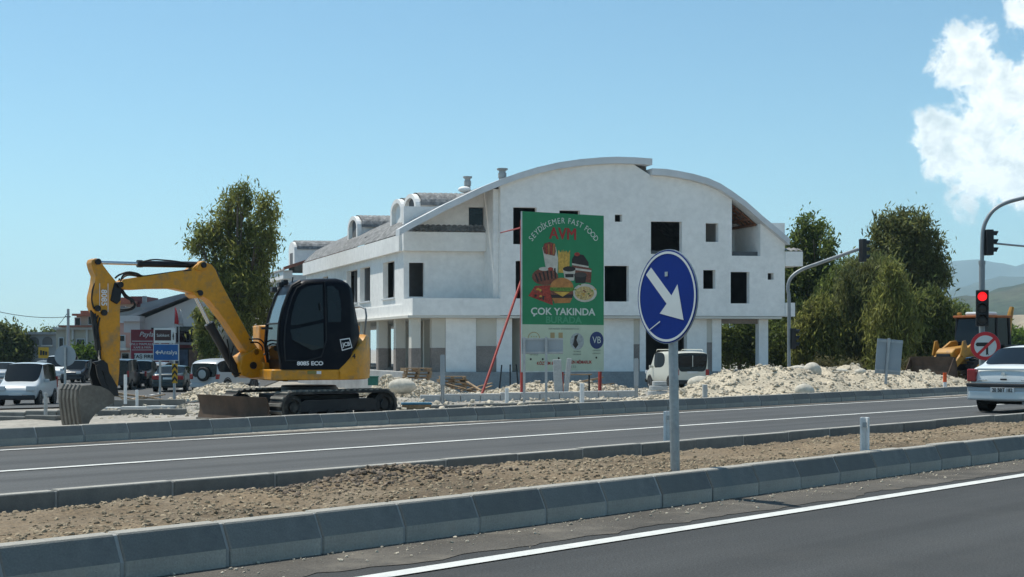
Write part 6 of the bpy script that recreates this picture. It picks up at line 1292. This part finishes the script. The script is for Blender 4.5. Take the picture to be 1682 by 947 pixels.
# signs
def flat_sign(label, px, Y, posts, pyb, plates):
    t = thing('road_sign', label, 'road sign', P(px, pyb, Y), 0, 'road signs of the cross street')
    for p_, top in posts: b = MB(); b.cyl(P(p_, pyb+8, Y+.08), P(p_, top, Y+.08), .045, n=10); b.build('post', galv, t, world=True)
    for (x0, x1, y0, y1, m, nm, dy) in plates: hfront(t, Y, nm, m, x0, x1, y0, y1, -dy, .02)
    return t
brown = mat('sign_brown', (.045,.018,.018), .5)
t = flat_sign('brown sign above a blue Antalya sign on two posts by the cross street', 272, 56, ((263, 540), (286, 540)), 655, ((252.5, 288, 538, 563, white_s, 'plate', 0), (254.5, 281, 541.5, 559, brown, 'brown_field', .005), (251.5, 293.5, 564.5, 592, white_s, 'plate', 0), (252.5, 292.5, 565.5, 591, mat('sign_route_blue', (.005,.085,.27), .4), 'blue_field', .005)))
wtext('Saklıkent', 267.7, 550.5, 55.97, .17, white_s, t, sx=.85); wtext('Antalya', 277, 578.5, 55.97, .235, white_s, t, bold=.003)
for pts, m in ((((283.2,553),(284.5,545),(285.8,553)), black_s), (((284,552),(285.2,552),(285.2,558),(284,558)), black_s), (((255,578.5),(259.5,574.5),(259.5,582.5)), white_s), (((259,577.4),(263.5,577.4),(263.5,579.6),(259,579.6)), white_s)):
    b = MB(); b.prism([(P(x, y, 55.97).x, P(x, y, 55.97).z) for x, y in pts], lambda u, v, w: Vector((u, w, v)), 55.96, 55.985); b.build('arrow', m, t, world=True)
yel_s = mat('sign_yellow', (.62,.36,.02), .5)
t = flat_sign('narrow yellow and black chevron marker before the dark green saloon', 287, 54, ((287, 598),), 655, ((282.5, 291.5, 597, 629, yel_s, 'plate', 0),))
for k in range(3):
    y = 600+k*10; b = MB(); b.prism([(P(x, yy, 53.98).x, P(x, yy, 53.98).z) for x, yy in ((282.7, y+8), (287, y+2), (291.3, y+8), (291.3, y+3.2), (287, y-2.6), (282.7, y+3.2))], lambda u, v, w: Vector((u, w, v)), 53.97, 53.985); b.build('chevron', black_s, t, world=True)
c = P(107, 584, 50); t = thing('road_sign', 'round grey sign back on a post left of the bucket', 'road sign', P(107, 655, 50), 0, 'road signs of the cross street'); disc(c, (0, 1, 0), 17.5/F*50, .02, 'plate', signback, t); b = MB(); b.cyl(P(107, 668, 49.95), P(107, 570, 49.95), .045, n=10); b.build('post', galv, t, world=True)
t = flat_sign('yellow square sign board on a post before the grey arched house', 71, 130, ((71, 570),), 604, ((63, 80, 570, 588, yel_s, 'plate', 0),))
for k in range(3): b = MB(); x = 66+k*4.3; b.box(P(x, 580, 130).x, P(x+3, 580, 130).x, 129.94, 129.96, P(0, 583, 130).z, P(0, 575+k, 130).z); b.build('dark_mark', black_s, t, world=True)
# poles and wires
def upole(label, px, Y, top, arms):
    t = thing('utility_pole', label, 'utility pole', P(px, 612, Y), 0, 'utility poles'); b = MB(); b.cyl(P(px, 614, Y), P(px, top, Y), .17, .12, n=10); b.build('pole', conc_l, t, world=True)
    for a in arms: hfront(t, Y, 'cross_arm', black, px-a[0], px+a[0], a[1]-.8, a[1]+.8, -.1, .1)
upole('tall concrete utility pole before the beige house', 112, 128, 507, ((4, 520),)); upole('utility pole with crossed arms above the dark trees', 48, 170, 545, ((11, 552), (8, 556))); upole('utility pole with crossed arms right of the first pair', 68, 190, 549, ((8, 553), (5, 558)))
def wire(label, a, c, sag, r=.028):
    b = MB(); b.tube([a.lerp(c, k/14)+Vector((0, 0, -sag*4*(k/14)*(1-k/14))) for k in range(15)], r, 5); tag(b.build('power_line', hose), label, 'wire', 'power lines')
wire('upper power line running left from the concrete pole', P(112, 520, 128), P(-60, 495, 110), .5); wire('middle power line from the crossed arms to the left edge', P(40, 552, 170), P(-60, 505, 120), .6); wire('lower power line from the crossed arms to the left edge', P(56, 552, 170), P(-60, 498, 120), .8); wire('short power line between concrete pole and crossed arms', P(112, 512, 128), P(58, 552, 170), .8)
# low stone wall by the off-road car
sw = thing('stone_wall', 'low wall of pale rough stones beside the cross street', 'wall', P(333, 640, 71)); rr = random.Random(5)
b = MB(); b.box(P(318, 640, 71).x, P(352, 640, 71).x, 71, 71.4, -1.3, P(318, 625, 71).z); b.build('core', rubble, sw, world=True)
for r_ in range(4):
    for k in range(9):
        x = P(319+k*4+(r_ % 2)*1.6, 636-r_*3.6, 71); q = MB(); q.rock((x.x, 70.97, x.z), .085, (1, .6, .72), .15, rr); q.build('stone', rubble_s, sw, world=True)
for k, (px, py) in enumerate(((216, 655), (229, 652))):
    planks_ = None
planks(222, 47, 7, 'heap of broken boards lying on the junction island', 9)
